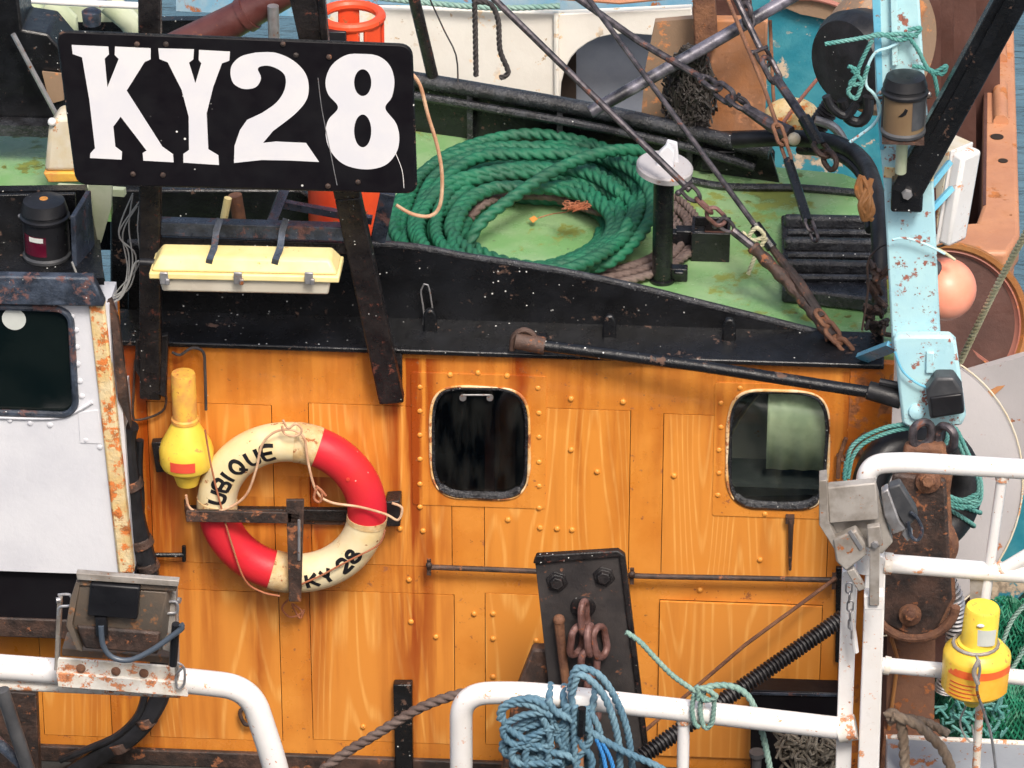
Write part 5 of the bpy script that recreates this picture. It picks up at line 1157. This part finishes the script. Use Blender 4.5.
MB().prism(path([(905, 446), (945, 446), (954, 470), (950, 496), (932, 508), (908, 500), (899, 476)], YT-.03), (0, .06, 0)).build('head_lug', 'rust', tb, bev=.02, seg=3)
for k_, (px_, py_) in enumerate(((922, 434), (946, 438))):
    MB().tube([at(px_, py_, YT)+Matrix.Rotation(R(20-55*k_), 3, 'Z')@p for p in link_pts(.10, .075)], .017, 10, True).build('shackle', 'wire', tb)
cl = thing('rusty_davit', 'flat rusty brown steel column behind the white railing', 'column', at(912, 740, -.3))
MB().prism(path([(888, 600), (936, 600), (934, 735), (886, 735)], -.28), (0, .05, 0)).build('web', 'rust', cl).data.materials[0] = mat('brown_rust_flat', (.20, .095, .055), .7, var=(.13, .065, .045), vscale=8, vamt=.8, rust=.3, bump=.8)
MB().tube(path([(892, 600), (892, 640), (898, 660), (888, 735)], -.30), .008, 8).build('edge_bead', 'rimrust', cl)
MB().prism(path([(884, 735), (940, 735), (945, 770), (880, 770)], -.34), (0, .12, 0)).build('foot', 'rust', cl)
ty = thing('tyre_fender', 'black tyre fender lashed with teal rope behind the railing corner', 'tyre', at(915, 560, -.1))
c = at(917, 490, -.22); Rt, rt_ = .205, .072
axt = V((.45, -1, .35)).normalized(); u = axt.orthogonal().normalized(); w_ = axt.cross(u)
MB().tube([c+(u*math.cos(R(a_))+w_*math.sin(R(a_)))*Rt for a_ in range(0, 360, 8)], rt_, 18, True).build('tyre', 'rubber', ty)
for a0 in (100, 112, 30, 40, 50, 190, 200):
    d = u*math.cos(R(a0))+w_*math.sin(R(a0)); cc2 = c+d*Rt
    m_ = MB(); rope_pts(m_, [cc2+(d*math.cos(R(b_))+axt*math.sin(R(b_)))*(rt_+.008) for b_ in range(0, 360, 24)], .009, n=8, closed=True); m_.build('rope_wrap', 'tealrope', ty)
tl = MB()
for q_ in ([(846, 470), (850, 450), (862, 438), (884, 428), (905, 424)], [(848, 478), (853, 456), (866, 442), (890, 432), (910, 428)], [(956, 436), (966, 460), (978, 480), (974, 500), (950, 500)],
           [(958, 432), (970, 458), (981, 484), (976, 506), (948, 502)], [(945, 494), (962, 500), (980, 492)], [(945, 503), (962, 508), (979, 500)], [(846, 462), (845, 480), (854, 488)]):
    rope_pts(tl, path(q_, -.32), .009, n=8)
tl.build('teal_rope', 'tealrope', label='teal rope turns hanging from the foot of the blue post over the tyre', cat='rope')
MB().tube(smooth([at(1030, 225, -.4), at(995, 290, -.1), at(960, 362, .2)], .008), .014, 12, prof=lobes3, twist=75).build('straw_line', 'straw', label='pale straw coloured line slanting at the right edge above the drum', cat='rope')
MB().tube(smooth(path([(948, 690), (958, 640), (956, 600), (946, 575)], -.2), .02), .03, 10).build('hose_core', 'rubber', label='black ribbed hose bend beside the yellow beacon', cat='hose')
hs = MB(); pp_ = smooth(path([(944, 690), (955, 650), (954, 600), (940, 575)], -.22), .018)
for i in range(len(pp_)-1): hs.lathe(pp_[i], pp_[i+1]-pp_[i], [(-.005, .036), (0, .043), (.005, .036)], 14)
hs.build('hose_ribs', 'steel', label='pale ribbed guard round the hose bend beside the beacon', cat='spring')

# green trawl net heap, right lower
random.seed(5)
nm_ = MB(); nodes = {}
def netz(u_, v_): return .10*noise.noise(V((u_*3, v_*3, 1)))+.05*noise.noise(V((u_*9, v_*9, 5)))
def netp(u_, v_, y0): 
    px_ = 935+u_*115; py_ = 585+v_*160
    return at(px_+8*noise.noise(V((u_*6, v_*6, 9))), py_+8*noise.noise(V((u_*6, v_*5, 3))), y0-.3*v_+netz(u_, v_))
for lay_ in range(3):
    NU, NV = 26, 34
    for i in range(NU):
        for j in range(NV):
            u_, v_ = (i+.5*(j % 2))/NU+lay_*.013, j/NV+lay_*.01
            if v_ < .50-u_*.62 + (.1*math.sin(u_*9)): continue
            a = netp(u_, v_, .18-lay_*.05)
            for du in (-.5, .5):
                nm_.tube([a, netp(u_+du/NU, v_+1/NV, .18-lay_*.05)], .0042, 4, cap=False)
nm_.build('trawl_net', 'net', label='heaped green trawl net at the lower right edge', cat='net')
MB().prism([at(930, 700, .25), at(1060, 560, .25), at(1060, 770, .0), at(930, 770, .0)], (0, .05, 0)).build('net_bundle_core', 'net', label='dense dark green net mass under the heaped net', cat='net').data.materials[0] = mat('net_core', (.006, .05, .035), .8, var=(.01, .09, .06), vscale=30, vamt=.9, bump=1, dist=.03)
nr = MB()
for q_ in ([(1030, 640), (1010, 672), (990, 705), (985, 740)], [(1030, 600), (1012, 620), (1000, 650)]): rope_pts(nr, path(q_, -.12), .010, n=8)
nr.build('net_headline', 'palerope', label='pale green headline rope running over the green net', cat='rope')
tm = MB()
for k in range(40):
    a, b = random.uniform(945, 1005), random.uniform(700, 738); tm.tube(smooth(path([(a, b), (a+random.uniform(-14, 14), b+random.uniform(-10, 10)), (a+random.uniform(-16, 16), b+random.uniform(-12, 12))], -.25+random.uniform(-.04, .04)), .02), .006, 6)
tm.build('teal_netting', 'tealrope', label='tangle of pale teal netting under the yellow beacon', cat='net')

# ================================================================== NEAR SIDE GEAR
# black guide plate with chain
gpt = thing('towing_plate', 'tall dark steel plate with two bolts and hanging rusty chain', 'plate', at(600, 768, -.6))
YG = -.62
MB().prism(path([(535, 562), (538, 558), (617, 553), (622, 557), (650, 790), (560, 790)], YG), (0, .03, 0)).build('face_plate', 'plate_dark', gpt, bev=.004)
MB().prism(path([(533, 564), (536, 556), (618, 551), (625, 556), (653, 790), (648, 790), (619, 557), (540, 564)], YG-.015), (0, .03, 0)).build('flanged_edge', 'black_rust', gpt, bev=.005)
for px_, py_ in ((557, 581), (604, 576)):
    MB().lathe(at(px_, py_, YG), (0, -1, .1), [(0, .045), (.008, .044), (.01, .03), (.03, .026)], 6).build('bolt', 'black_rust', gpt, bev=.003)
MB().lathe(at(583, 607, YG), (0, -1, 0), [(0, .05), (.012, .045)], 24).build('chain_boss', 'black_rust', gpt)
cg = thing('chain', 'short rusty pinkish chain hanging on the dark steel plate', 'chain', at(590, 700, YG-.05))
for (cx, cy, ang, L, dy, rot) in ((584, 617, -3, .13, .0, 76), (577, 640, 6, .13, -.01, 50), (590, 640, -4, .12, -.02, 78), (600, 642, -10, .13, -.01, 55), (589, 664, 2, .13, -.04, 30), (589, 688, 2, .13, -.03, 80), (590, 712, 3, .13, -.03, 25)):
    q = Matrix.Rotation(R(ang), 3, 'Y')@Matrix.Rotation(R(rot), 3, 'Z')
    MB().tube([at(cx, cy, YG-.04+dy)+q@p for p in link_pts(L, .07)], .0145, 10, True).build('link', 'rust_pink', cg)
MB().tube([at(559, 622, YG-.04), at(563, 660, YG-.035), at(568, 700, YG-.03)], [.020, .018, .016], 10).ball(at(559, 620, YG-.04), .024, n=12, m=8).build('hook_shank', 'rust', label='rusty brown hook shank hanging left of the chain', cat='hook')
MB().prism(path([(532, 650), (548, 650), (552, 790), (498, 790), (512, 700)], YG+.05), (0, .06, 0)).build('side_plate', 'rust_dark', label='dark rounded iron plate behind the left edge of the towing plate', cat='plate', bev=.01)

# ribbed hose, rod and brown rope
a, b = at(640, 758, -.9), at(842, 618, -.35)
rh = thing('ribbed_hose', 'black ribbed hose slanting up behind the middle railing', 'hose', a)
MB().tube([a, b], .022, 12).build('core', 'rubber', rh)
hs = MB(); N_ = 60
for i in range(N_+1): hs.lathe(a.lerp(b, i/N_), b-a, [(-.0055, .024), (-.002, .034), (.002, .034), (.0055, .024)], 14, capped=False)
hs.build('ribs', 'hose', rh)
MB().tube([at(640, 735, -.3), at(745, 645, -.22), at(836, 578, -.08)], .008, 8).build('brown_cable', 'rust', label='taut brown wire slanting up to the end of the grab rail', cat='cable')
m_ = MB(); rope_pts(m_, path([(300, 790), (338, 758), (375, 735), (420, 708), (460, 694), (500, 690), (520, 694)], -.55), .021, n=12); m_.build('mooring_rope', 'brownrope', label='thick brown rope curving up behind the middle railing', cat='rope', smooth=80)
tt = thing('teal_tie_rope', 'grey green rope hitched round the middle of the near railing', 'rope', at(706, 728, -1.2))
for q_, y_, r_ in (([(626, 632), (640, 642), (655, 658), (672, 675), (690, 688), (708, 700)], -.95, .011), ([(704, 692), (700, 706), (702, 722), (706, 728), (712, 722), (714, 700), (710, 690)], -1.255, .010),
                   ([(700, 690), (712, 686), (730, 686), (746, 694), (756, 712), (764, 740), (774, 790)], -1.13, .013), ([(696, 686), (704, 700), (716, 696), (700, 688), (698, 700)], -1.27, .010),
                   ([(694, 694), (692, 710), (695, 724), (700, 727)], -1.255, .010)):
    m_ = MB(); rope_pts(m_, path(q_, y_), r_, n=8); m_.build('strand', 'palerope', tt, smooth=80)

# dark box right of panels with tarred heap
dbx = thing('scupper_box', 'black box recess below the panels beside the rail post', 'box', at(790, 768, -.1))
MB().prism(path([(751, 690), (838, 693), (838, 790), (750, 790)], -.12), (0, .10, 0)).build('front', 'black_clean', dbx, bev=.004)
MB().prism([at(752, 686, -.01), at(838, 689, -.01), at(838, 694, -.13), (at(750, 692, -.13))], (0, 0, -.015)).build('lid', 'bluegrey', dbx, bev=.003)
hp = MB(); random.seed(8)
for k in range(90):
    p = at(random.uniform(782, 838), random.uniform(742, 775), -.3+random.uniform(-.05, .05))
    hp.tube(smooth([p+V([random.uniform(-.05, .05) for _ in range(3)]) for _ in range(4)], .01), .006, 5)
hp.build('rope_heap', 'brownrope', label='grey brown heap of tangled rope under the near railing', cat='rope heap').data.materials[0] = mat('grey_tangle', (.11, .095, .075), .85, var=(.2, .18, .15), vscale=20, vamt=.8, bump=1)
MB().lathe(at(756, 785, -.35), (0, 0, 1), [(0, S(5)), (.14, S(5)), (.141, S(8)), (.16, S(8))], 20).build('deck_pin', 'greyplastic', label='short grey deck pin standing beside the tangled rope', cat='pin')

# ---------------------------------------------------------------- white railings
YR = -1.2
DZ = -1.84
rl = thing('railing', 'white tubular railing with curved end carrying the brown floodlight', 'railing', (at(200, 700, YR).x, YR, DZ))
pA = at(-40, 664, YR); pB = at(190, 681, YR); pC = at(262, 690, YR); pD = at(288, 790, YR); pD.z = min(pD.z, -1.0); pE = V((pD.x, YR, DZ))
MB().tube(fillet([pA, pB, at(250, 688, YR), V((at(282, 740, YR).x, YR, pD.z)), V((pD.x, YR, DZ))], .22, 14), S(12.5), 20).build('top_rail', 'rail', rl, smooth=80)
MB().tube([at(-40, 682, YR+.01), at(180, 692, YR+.01)], S(6), 14).build('lower_tube', 'rail_rust', rl)
MB().prism([V((pA.x+.05, YR-.03, DZ)), V((pA.x+.11, YR-.03, DZ)), V((pA.x+.11, YR-.03, pA.z)), V((pA.x+.05, YR-.03, pA.z))], (0, .06, 0)).build('post', 'rail', rl)

rr2 = thing('railing', 'white tubular railing of two levels with square posts at lower right', 'railing', (at(850, 760, YR).x, YR, DZ))
x460 = at(461, 760, YR).x
MB().tube(fillet([V((x460, YR, DZ)), at(461, 694, YR), at(520, 692, YR), at(700, 712, YR), at(846, 729, YR)], .16, 14), S(11), 20).build('lower_rail', 'rail', rr2, smooth=80)
MB().tube([at(684, 712, YR), V((at(684, 712, YR).x, YR, DZ))], S(6), 14).build('baluster', 'rail', rr2)
MB().tube(path([(838, 730), (856, 727)], YR), S(12.5), 20).build('sleeve', 'rail_rust', rr2)
px0 = at(857, 700, YR).x
MB().prism([V((at(840, 700, YR).x, YR+.04, DZ)), V((at(856, 700, YR).x, YR+.04, DZ)), at(858, 568, YR+.04), at(842, 572, YR+.04)], (0, .05, 0)).build('rear_post', 'rail', rr2, bev=.004)
MB().prism([V((at(862, 700, YR).x, YR-.03, DZ)), V((at(885, 700, YR).x, YR-.03, DZ)), at(886, 560, YR-.03), at(882, 556, YR-.03), at(866, 556, YR-.03)], (0, .06, 0)).build('front_post', 'rail', rr2, bev=.006)
MB().tube(fillet([at(865, 560, YR), at(864, 500, YR), at(868, 464, YR), at(905, 462, YR), at(1040, 470, YR)], .13, 12), S(9.5), 20).build('top_rail', 'rail', rr2, smooth=80)
MB().tube([at(866, 510, YR), at(866, 570, YR)], S(9.5), 16).build('upright', 'rail', rr2)
MB().tube([at(884, 563, YR), at(1040, 575, YR)], S(9), 20).build('middle_rail', 'rail', rr2, smooth=80)
MB().tube([at(882, 665, YR), at(1040, 679, YR)], S(7.5), 20).build('bottom_rail', 'rail', rr2, smooth=80)
MB().tube([at(1003, 470, YR), at(985, 600, YR), at(975, 620, YR)], S(5), 14).build('baluster', 'rail', rr2)
MB().tube([at(1040, 548, YR), at(1000, 572, YR)], S(7), 14).build('brace', 'rail', rr2)
MB().prism(path([(970, 576), (990, 576), (988, 612), (970, 612)], YR-.01), (0, .01, 0)).build('tab', 'flood', rr2)
t_ = [V((at(979, 730, YR).x, YR, DZ)), at(980, 700, YR), at(982, 620, YR)]
MB().tube(t_, S(4), 12).build('beacon_stem', 'rail_rust', rr2)
for a_, b_, r_ in (((684, 716), (684, 722), 7.5), ((884, 563), (892, 564), 10.5), ((884, 665), (890, 666), 9), ((1003, 474), (1002, 480), 6.5), ((988, 570), (987, 576), 6.5), ((1004, 568), (998, 572), 8.5), ((866, 506), (866, 513), 10.5), ((700, 712), (703, 712.5), 11.6), ((560, 696), (563, 696.5), 11.6)):
    MB().tube(path([a_, b_], YR), S(r_), 18).build('weld_collar', 'rail_rust', rr2)
cg2 = thing('chain', 'thin white painted chain hanging in front of the rail post', 'chain', at(851, 640, YR-.05))
for i in range(6):
    q = Matrix.Rotation(R(80*(i % 2)), 3, 'Z'); MB().tube([at(849+i*.6, 588+i*9, YR-.03)+q@p for p in link_pts(.045, .022)], .0035, 6, True).build('link', 'steel', cg2)
MB().tube([at(851, 612, YR-.03), at(856, 652, YR-.03)], .011, 8).build('bolt_arm', 'rail', cg2)

# floodlight, left, seen from behind
fl = thing('floodlight', 'brown weathered floodlight seen from behind on the curved white rail', 'floodlight', at(118, 690, YR-.05))
YF = YR-.12
MB().prism(path([(78, 576), (178, 583), (176, 592), (79, 586)], YF-.15), (0, .04, 0)).build('visor', 'flood_dk', fl, bev=.005)
hv = MB(); 
f4 = path([(80, 582), (165, 590), (168, 628), (72, 622)], YF-.02); b4 = path([(70, 600), (172, 606), (176, 660), (62, 652)], YF-.0)
front = path([(79, 585), (168, 592), (160, 630), (72, 624)], YF-.14)
low = path([(72, 622), (160, 630), (162, 652), (74, 646)], YF-.06)
back_ = [p+V((0, .07, -.03)) for p in path([(79, 583), (172, 590), (170, 640), (70, 634)], YF-.14)]
hv.add([front[0], front[1], front[2], front[3], low[2], low[3], back_[0], back_[1], back_[2], back_[3]],
       [(0, 1, 2, 3), (3, 2, 4, 5), (0, 6, 7, 1), (1, 7, 8, 4, 2), (0, 3, 5, 9, 6), (5, 4, 8, 9), (6, 9, 8, 7)])
hv.build('housing', 'flood_dk', fl, bev=.008)
MB().prism(path([(164, 590), (176, 592), (174, 654), (162, 650)], YF-.09), (0, .06, 0)).build('side_rim', 'flood', fl, bev=.005)
MB().prism(path([(62, 648), (172, 657), (172, 664), (62, 656)], YF+.02), (0, .12, 0)).build('bottom_rim', 'flood_dk', fl, bev=.004)
MB().prism(path([(76, 626), (160, 633), (158, 655), (84, 649)], YF-.15), (0, .04, 0)).build('lower_shell', 'rust_dark', fl, bev=.01)
MB().prism(path([(76, 573), (179, 581), (178, 587), (77, 580)], YF-.17), (0, .03, 0)).build('top_flange', 'flood', fl, bev=.003)
MB().prism(path([(70, 600), (76, 582), (80, 583), (72, 624), (82, 652), (76, 650), (66, 626)], YF-.15), (0, .04, 0)).build('side_rim', 'flood_dk', fl, bev=.003)
MB().prism(path([(90, 584), (140, 588), (137, 620), (87, 616)], YF-.18), (0, .05, 0)).build('junction_box', 'blackplastic', fl, bev=.008, seg=3)
MB().tube(path([(101, 616), (102, 634)], YF-.165), S(6), 12).build('cable_gland', 'blackplastic', fl)
MB().tube(smooth(path([(101, 626), (103, 645), (112, 657), (130, 660), (152, 650), (172, 636), (182, 628), (181, 624)], YF-.19), .02), .011, 8).build('lead', 'greyplastic', fl, smooth=80).data.materials[0] = mat('greyblue_lead', (.07, .09, .12), .4, bump=.1)
MB().tube([at(176, 624, YF-.16), at(173, 665, YF-.14)], S(4), 10).build('side_lead', 'blackplastic', fl)
MB().beam(at(60, 598, YF-.02), at(57, 668, YF-.02), .016, .04).build('bracket_arm', 'flood', fl, bev=.003)
MB().beam(at(176, 602, YF-.02), at(177, 678, YF-.02), .016, .04).build('bracket_arm', 'flood', fl, bev=.003)
for px_, py_ in ((64, 603), (170, 610)):
    s_ = 1 if px_ > 100 else -1
    MB().tube(smooth(path([(px_-6, py_-8), (px_+6, py_-8), (px_+7, py_+2), (px_-4, py_+4), (px_-6, py_+12)], YF-.10), .01), .0055, 8).build('clip', 'steel', fl)
    MB().lathe(at(60 if s_ < 0 else 177, 600, YF-.03), (s_, -.3, 0), [(0, .012), (.014, .012)], 12).build('pivot_bolt', 'steel', fl)
zb_ = at(60, 672, YF-.04).z
MB().prism(path([(57, 658), (175, 667), (176, 682), (56, 673)], YF-.04), (0, .012, 0)).build('base_plate', 'cream_rust', fl, bev=.003).data.materials[0] = M['rail_rust']
MB().prism(path([(56, 673), (184, 683), (188, 697), (58, 687)], YF-.05), (0, .02, 0)).build('base_flange', 'rail_rust', fl, bev=.003)
for px_, py_ in ((81, 668), (144, 673), (116, 671)): MB().lathe(at(px_, py_, YF-.04), (0, -1, .2), [(0, .018), (.004, .018), (.01, .013), (.012, .004)], 16).build('bolt', 'rust', fl)
MB().tube(smooth(path([(176, 662), (184, 668), (184, 684), (178, 688), (176, 676), (182, 668)], YF-.07), .008), .005, 8).build('shackle', 'steel', fl)
gt = MB().tube(path([(2, 690), (30, 775)], YR-.1), S(7), 14).build('grey_tube', 'greyplastic', label='grey tube leaning below the left railing', cat='tube')
MB().prism(path([(-20, 690), (36, 694), (40, 790), (-20, 790)], -.35), (0, .06, 0)).build('brown_timber', 'rust_dark', label='dark brown weathered timber behind the grey tube', cat='timber', bev=.005)
MB().tube(path([(-10, 735), (20, 762), (40, 790)], YR-.05), S(6), 12).build('grey_hose', 'bluegrey', label='short blue grey hose at the bottom left corner', cat='hose')

# floodlight, right, tilted
fr_ = thing('floodlight', 'grey alloy floodlight tilted on the white rail post', 'floodlight', at(872, 608, YR-.05))
YF = YR-.14
def pr(px, y, th, nm, m, par, bev=.006): return MB().prism(path(px, y), (0, th, 0)).build(nm, m, par, bev=bev)
hv = MB(); hv.prism(path([(828, 488), (875, 484), (893, 543), (882, 555), (862, 546), (842, 542), (829, 524)], YF-.04), (0, .05, 0)); hv.build('housing', 'flood', fr_, bev=.008, seg=3)
pr([(827, 488), (876, 483), (879, 520), (829, 524)], YF-.09, .045, 'front_face', 'flood', fr_, .006)
pr([(819, 481), (827, 480), (829, 523), (840, 548), (834, 549), (819, 525)], YF-.10, .08, 'glass_frame', 'flood', fr_, .003)
pr([(833, 540), (856, 530), (866, 545), (866, 556), (846, 572), (836, 562)], YF-.11, .045, 'gear_box', 'flood', fr_, .008)
pr([(848, 532), (851, 530), (863, 548), (860, 551)], YF-.115, .005, 'cover_strip', 'steel', fr_, .001)
MB().beam(at(850, 568, YF-.08), at(862, 588, YF-.07), .03, .03).build('latch', 'flood', fr_, bev=.004)
MB().beam(at(875, 534, YF-.12), at(874, 605, YF-.10), .036, .012).build('bracket_arm', 'flood', fr_, bev=.003)
pr([(867, 528), (880, 526), (883, 546), (868, 548)], YF-.13, .03, 'pivot_plate', 'flood', fr_, .004)
MB().lathe(at(875, 544, YF-.13), (0, -1, 0), [(0, .014), (.012, .012)], 6).build('pivot_bolt', 'steel', fr_)
pr([(864, 596), (884, 596), (884, 610), (864, 610)], YF-.09, .06, 'foot', 'rail', fr_, .003)
pr([(881, 493), (888, 489), (900, 522), (906, 530), (893, 535), (884, 516)], YF-.06, .05, 'box_rim', 'steel', fr_, .006)
pr([(888, 488), (900, 484), (916, 510), (918, 518), (906, 530), (892, 506)], YF-.05, .05, 'junction_box', 'greyplastic', fr_, .008)
MB().tube(smooth(path([(910, 512), (917, 518), (922, 530), (918, 540), (911, 536), (908, 522)], YF-.06), .01), .007, 8).build('lead', 'bluegrey', fr_)
pr([(906, 528), (913, 534), (908, 542), (902, 535)], YF-.05, .04, 'gland', 'steel', fr_, .003)

# near beacon
c = at(973, 690, YR-.13)
b2, ax = beacon('beacon_light', 'yellow beacon light with orange and gold label mounted on the white railing', c, 0,
   [('body', [(0, r(22)), (.008, r(28)), (.02, r(30.5)), (.155, r(32)), (.17, r(31)), (.195, r(25)), (.2, r(20))], 'yellow'),
    ('neck', [(.2, r(20)), (.208, r(20)), (.212, r(17)), (.352, r(16.4)), (.362, r(15))], 'yellow'),
    ('tip', [(-.06, r(7)), (-.02, r(10)), (.0, r(12))], 'yellow')], (0.05, 0, 1), None)
tl_ = V((.05, 0, 1)).normalized()
curved_label(c+V((.004, 0, 0)), tl_, r(32.0), -58, 66, .118, .150, 'orglabel', b2, 'orange_stripe', 20, .002)
curved_label(c+V((.003, 0, 0)), tl_, r(31.6), -58, 66, .028, .117, 'yellabel', b2, 'gold_label', 20, .0035)
for k in range(4): curved_label(c+V((.003, 0, 0)), tl_, r(31.8), -50, -8+10*(k % 2), .040+k*.017, .044+k*.017, 'redlabel', b2, 'label_line', 12, .0045)
curved_label(c+V((.014, 0, 0)), tl_, r(17.2), -30, 35, .232, .30, 'paper', b2, 'neck_label', 12, .002)
MB().ball(c+V((.01, -r(17.5), .32)), .012, (1.2, .5, .6), 10, 6).build('white_fleck', 'letter', b2)
MB().tube([c+V((.0, -.003, .206))+V((math.cos(R(a_))*r(21), math.sin(R(a_))*r(21), 0)) for a_ in range(0, 360, 20)], .007, 8, True).build('clamp_ring', 'flood', b2)
MB().tube(smooth([at(976, 655, YR-.29), at(980, 668, YR-.30), at(977, 690, YR-.29), at(984, 712, YR-.26), at(992, 740, YR-.25), at(998, 790, YR-.25)], .02), .0055, 8).build('strap', 'steel', b2)
MB().tube(smooth([at(979, 660, YR-.295), at(974, 672, YR-.3), at(978, 684, YR-.3)], .01), .009, 8).build('split_hook', 'flood', b2)
MB().tube(smooth(path([(966, 706), (960, 722), (966, 738), (974, 742), (972, 725)], YR-.1), .02), .004, 8).build('lanyard', 'cable', b2)

# grey plate and rope, bottom right
gdk = MB(); zq = at(900, 740, -.75).z
MB().prism([atz(886, 738, zq), atz(1060, 746, zq), atz(1060, 800, zq), atz(886, 800, zq)], (0, 0, -.3)).build('grey_casing', 'greydeck', label='grey painted casing top at the bottom right corner', cat='casing', bev=.006)
MB().tube([atz(886, 737, zq), atz(1060, 745, zq)], .012, 10).build('casing_edge', 'rail_rust', label='pale rusted edge strip of the grey casing', cat='edge strip')
m_ = MB(); rope_pts(m_, path([(886, 716), (894, 714), (902, 730), (906, 790)], -1.0), .021, n=12); rope_pts(m_, path([(892, 716), (912, 722), (930, 736), (946, 756), (960, 800)], -1.02), .021, n=12); rope_pts(m_, path([(888, 722), (900, 718), (925, 722), (948, 734)], -.98), .018, n=12)
m_.build('old_rope', 'straw', label='frayed old brown rope draped over the grey casing', cat='rope', smooth=80).data.materials[0] = mat('old_brown_rope', (.22, .16, .115), .85, var=(.34, .28, .22), vscale=14, vamt=.8, bump=1, bscale=150)

# blue rope bundle on the railing
br = thing('blue_rope', 'faded blue rope bundle knotted round the white railing', 'rope', at(580, 700, YR-.05)); random.seed(31)
def wrap(px, slant, n=1):
    for k in range(n):
        c0 = at(px+k*8, 700+(px-540)*.1, YR); pts = []
        for a_ in range(0, 361, 30): pts.append(c0+V((slant*math.sin(R(a_))*.5, math.cos(R(a_))*.058, math.sin(R(a_))*.060)))
        m_ = MB(); rope_pts(m_, pts, .0145, n=12); m_.build('rail_turn', 'bluerope', br, smooth=80)
wrap(549, .01); wrap(566, -.02, 2); wrap(592, .02, 1)
Ls = [[(570, 690), (574, 672), (582, 668), (600, 676), (616, 700), (628, 735), (634, 790)], [(572, 694), (578, 676), (590, 680), (606, 700), (618, 740), (620, 790)],
      [(548, 700), (556, 712), (576, 722), (600, 738), (625, 752), (660, 768), (690, 790)], [(552, 712), (540, 735), (536, 790)], [(566, 705), (564, 730), (562, 760), (558, 790)],
      [(575, 706), (574, 735), (578, 790)], [(584, 710), (586, 740), (590, 790)], [(556, 720), (540, 716), (524, 722), (508, 735), (506, 750), (522, 745), (545, 730)],
      [(552, 716), (530, 705), (512, 704), (502, 712), (508, 728), (530, 742), (552, 752), (570, 757), (580, 768), (590, 790)], [(560, 716), (545, 722), (528, 735), (530, 760), (548, 766), (575, 760)],
      [(566, 720), (570, 712), (580, 716), (576, 726), (560, 728), (552, 720), (562, 712), (578, 720)], [(548, 708), (534, 700), (516, 700), (502, 708), (500, 720)], [(550, 704), (530, 698), (508, 704)],
      [(590, 712), (600, 735), (604, 790)], [(540, 735), (526, 750), (528, 790)], [(507, 740), (514, 770), (516, 795)], [(560, 730), (545, 745), (541, 790)]]
random.seed(77)
for k in range(9):
    x_ = random.uniform(538, 596); Ls.append([(x_, 712+random.uniform(-6, 8)), (x_+random.uniform(-10, 8), 738), (x_+random.uniform(-12, 12), 762), (x_+random.uniform(-8, 14), 795)])
for k in range(4):
    x_ = random.uniform(500, 512); Ls.append([(x_+44, 712+k*5), (x_+20, 716+k*7), (x_+2, 728+k*8), (x_+8, 742+k*7), (x_+34, 748+k*5), (x_+52, 744+k*6)])
for k, q_ in enumerate(Ls):
    m_ = MB(); rope_pts(m_, path(q_, YR-.085-.03*(k % 3)), .0145, n=12); m_.build('strand', 'bluerope', br, smooth=80)
for q_ in ([(596, 738), (604, 760), (608, 795)], [(602, 742), (612, 764), (616, 795)]):
    m_ = MB(); rope_pts(m_, path(q_, YR-.15), .009, n=10); m_.build('bright_strand', 'brightbluerope', br, smooth=80)
MB().tube(path([(582, 708), (581, 735)], YR-.16), .016, 10).build('black_shackle', 'black', label='small black fitting in the middle of the blue rope bundle', cat='fitting')
MB().tube(path([(580, 735), (580, 790)], YR-.14), .014, 10).build('rusty_bar', 'rustorange', label='rusty bar end hanging below the fitting in the blue rope', cat='bar')
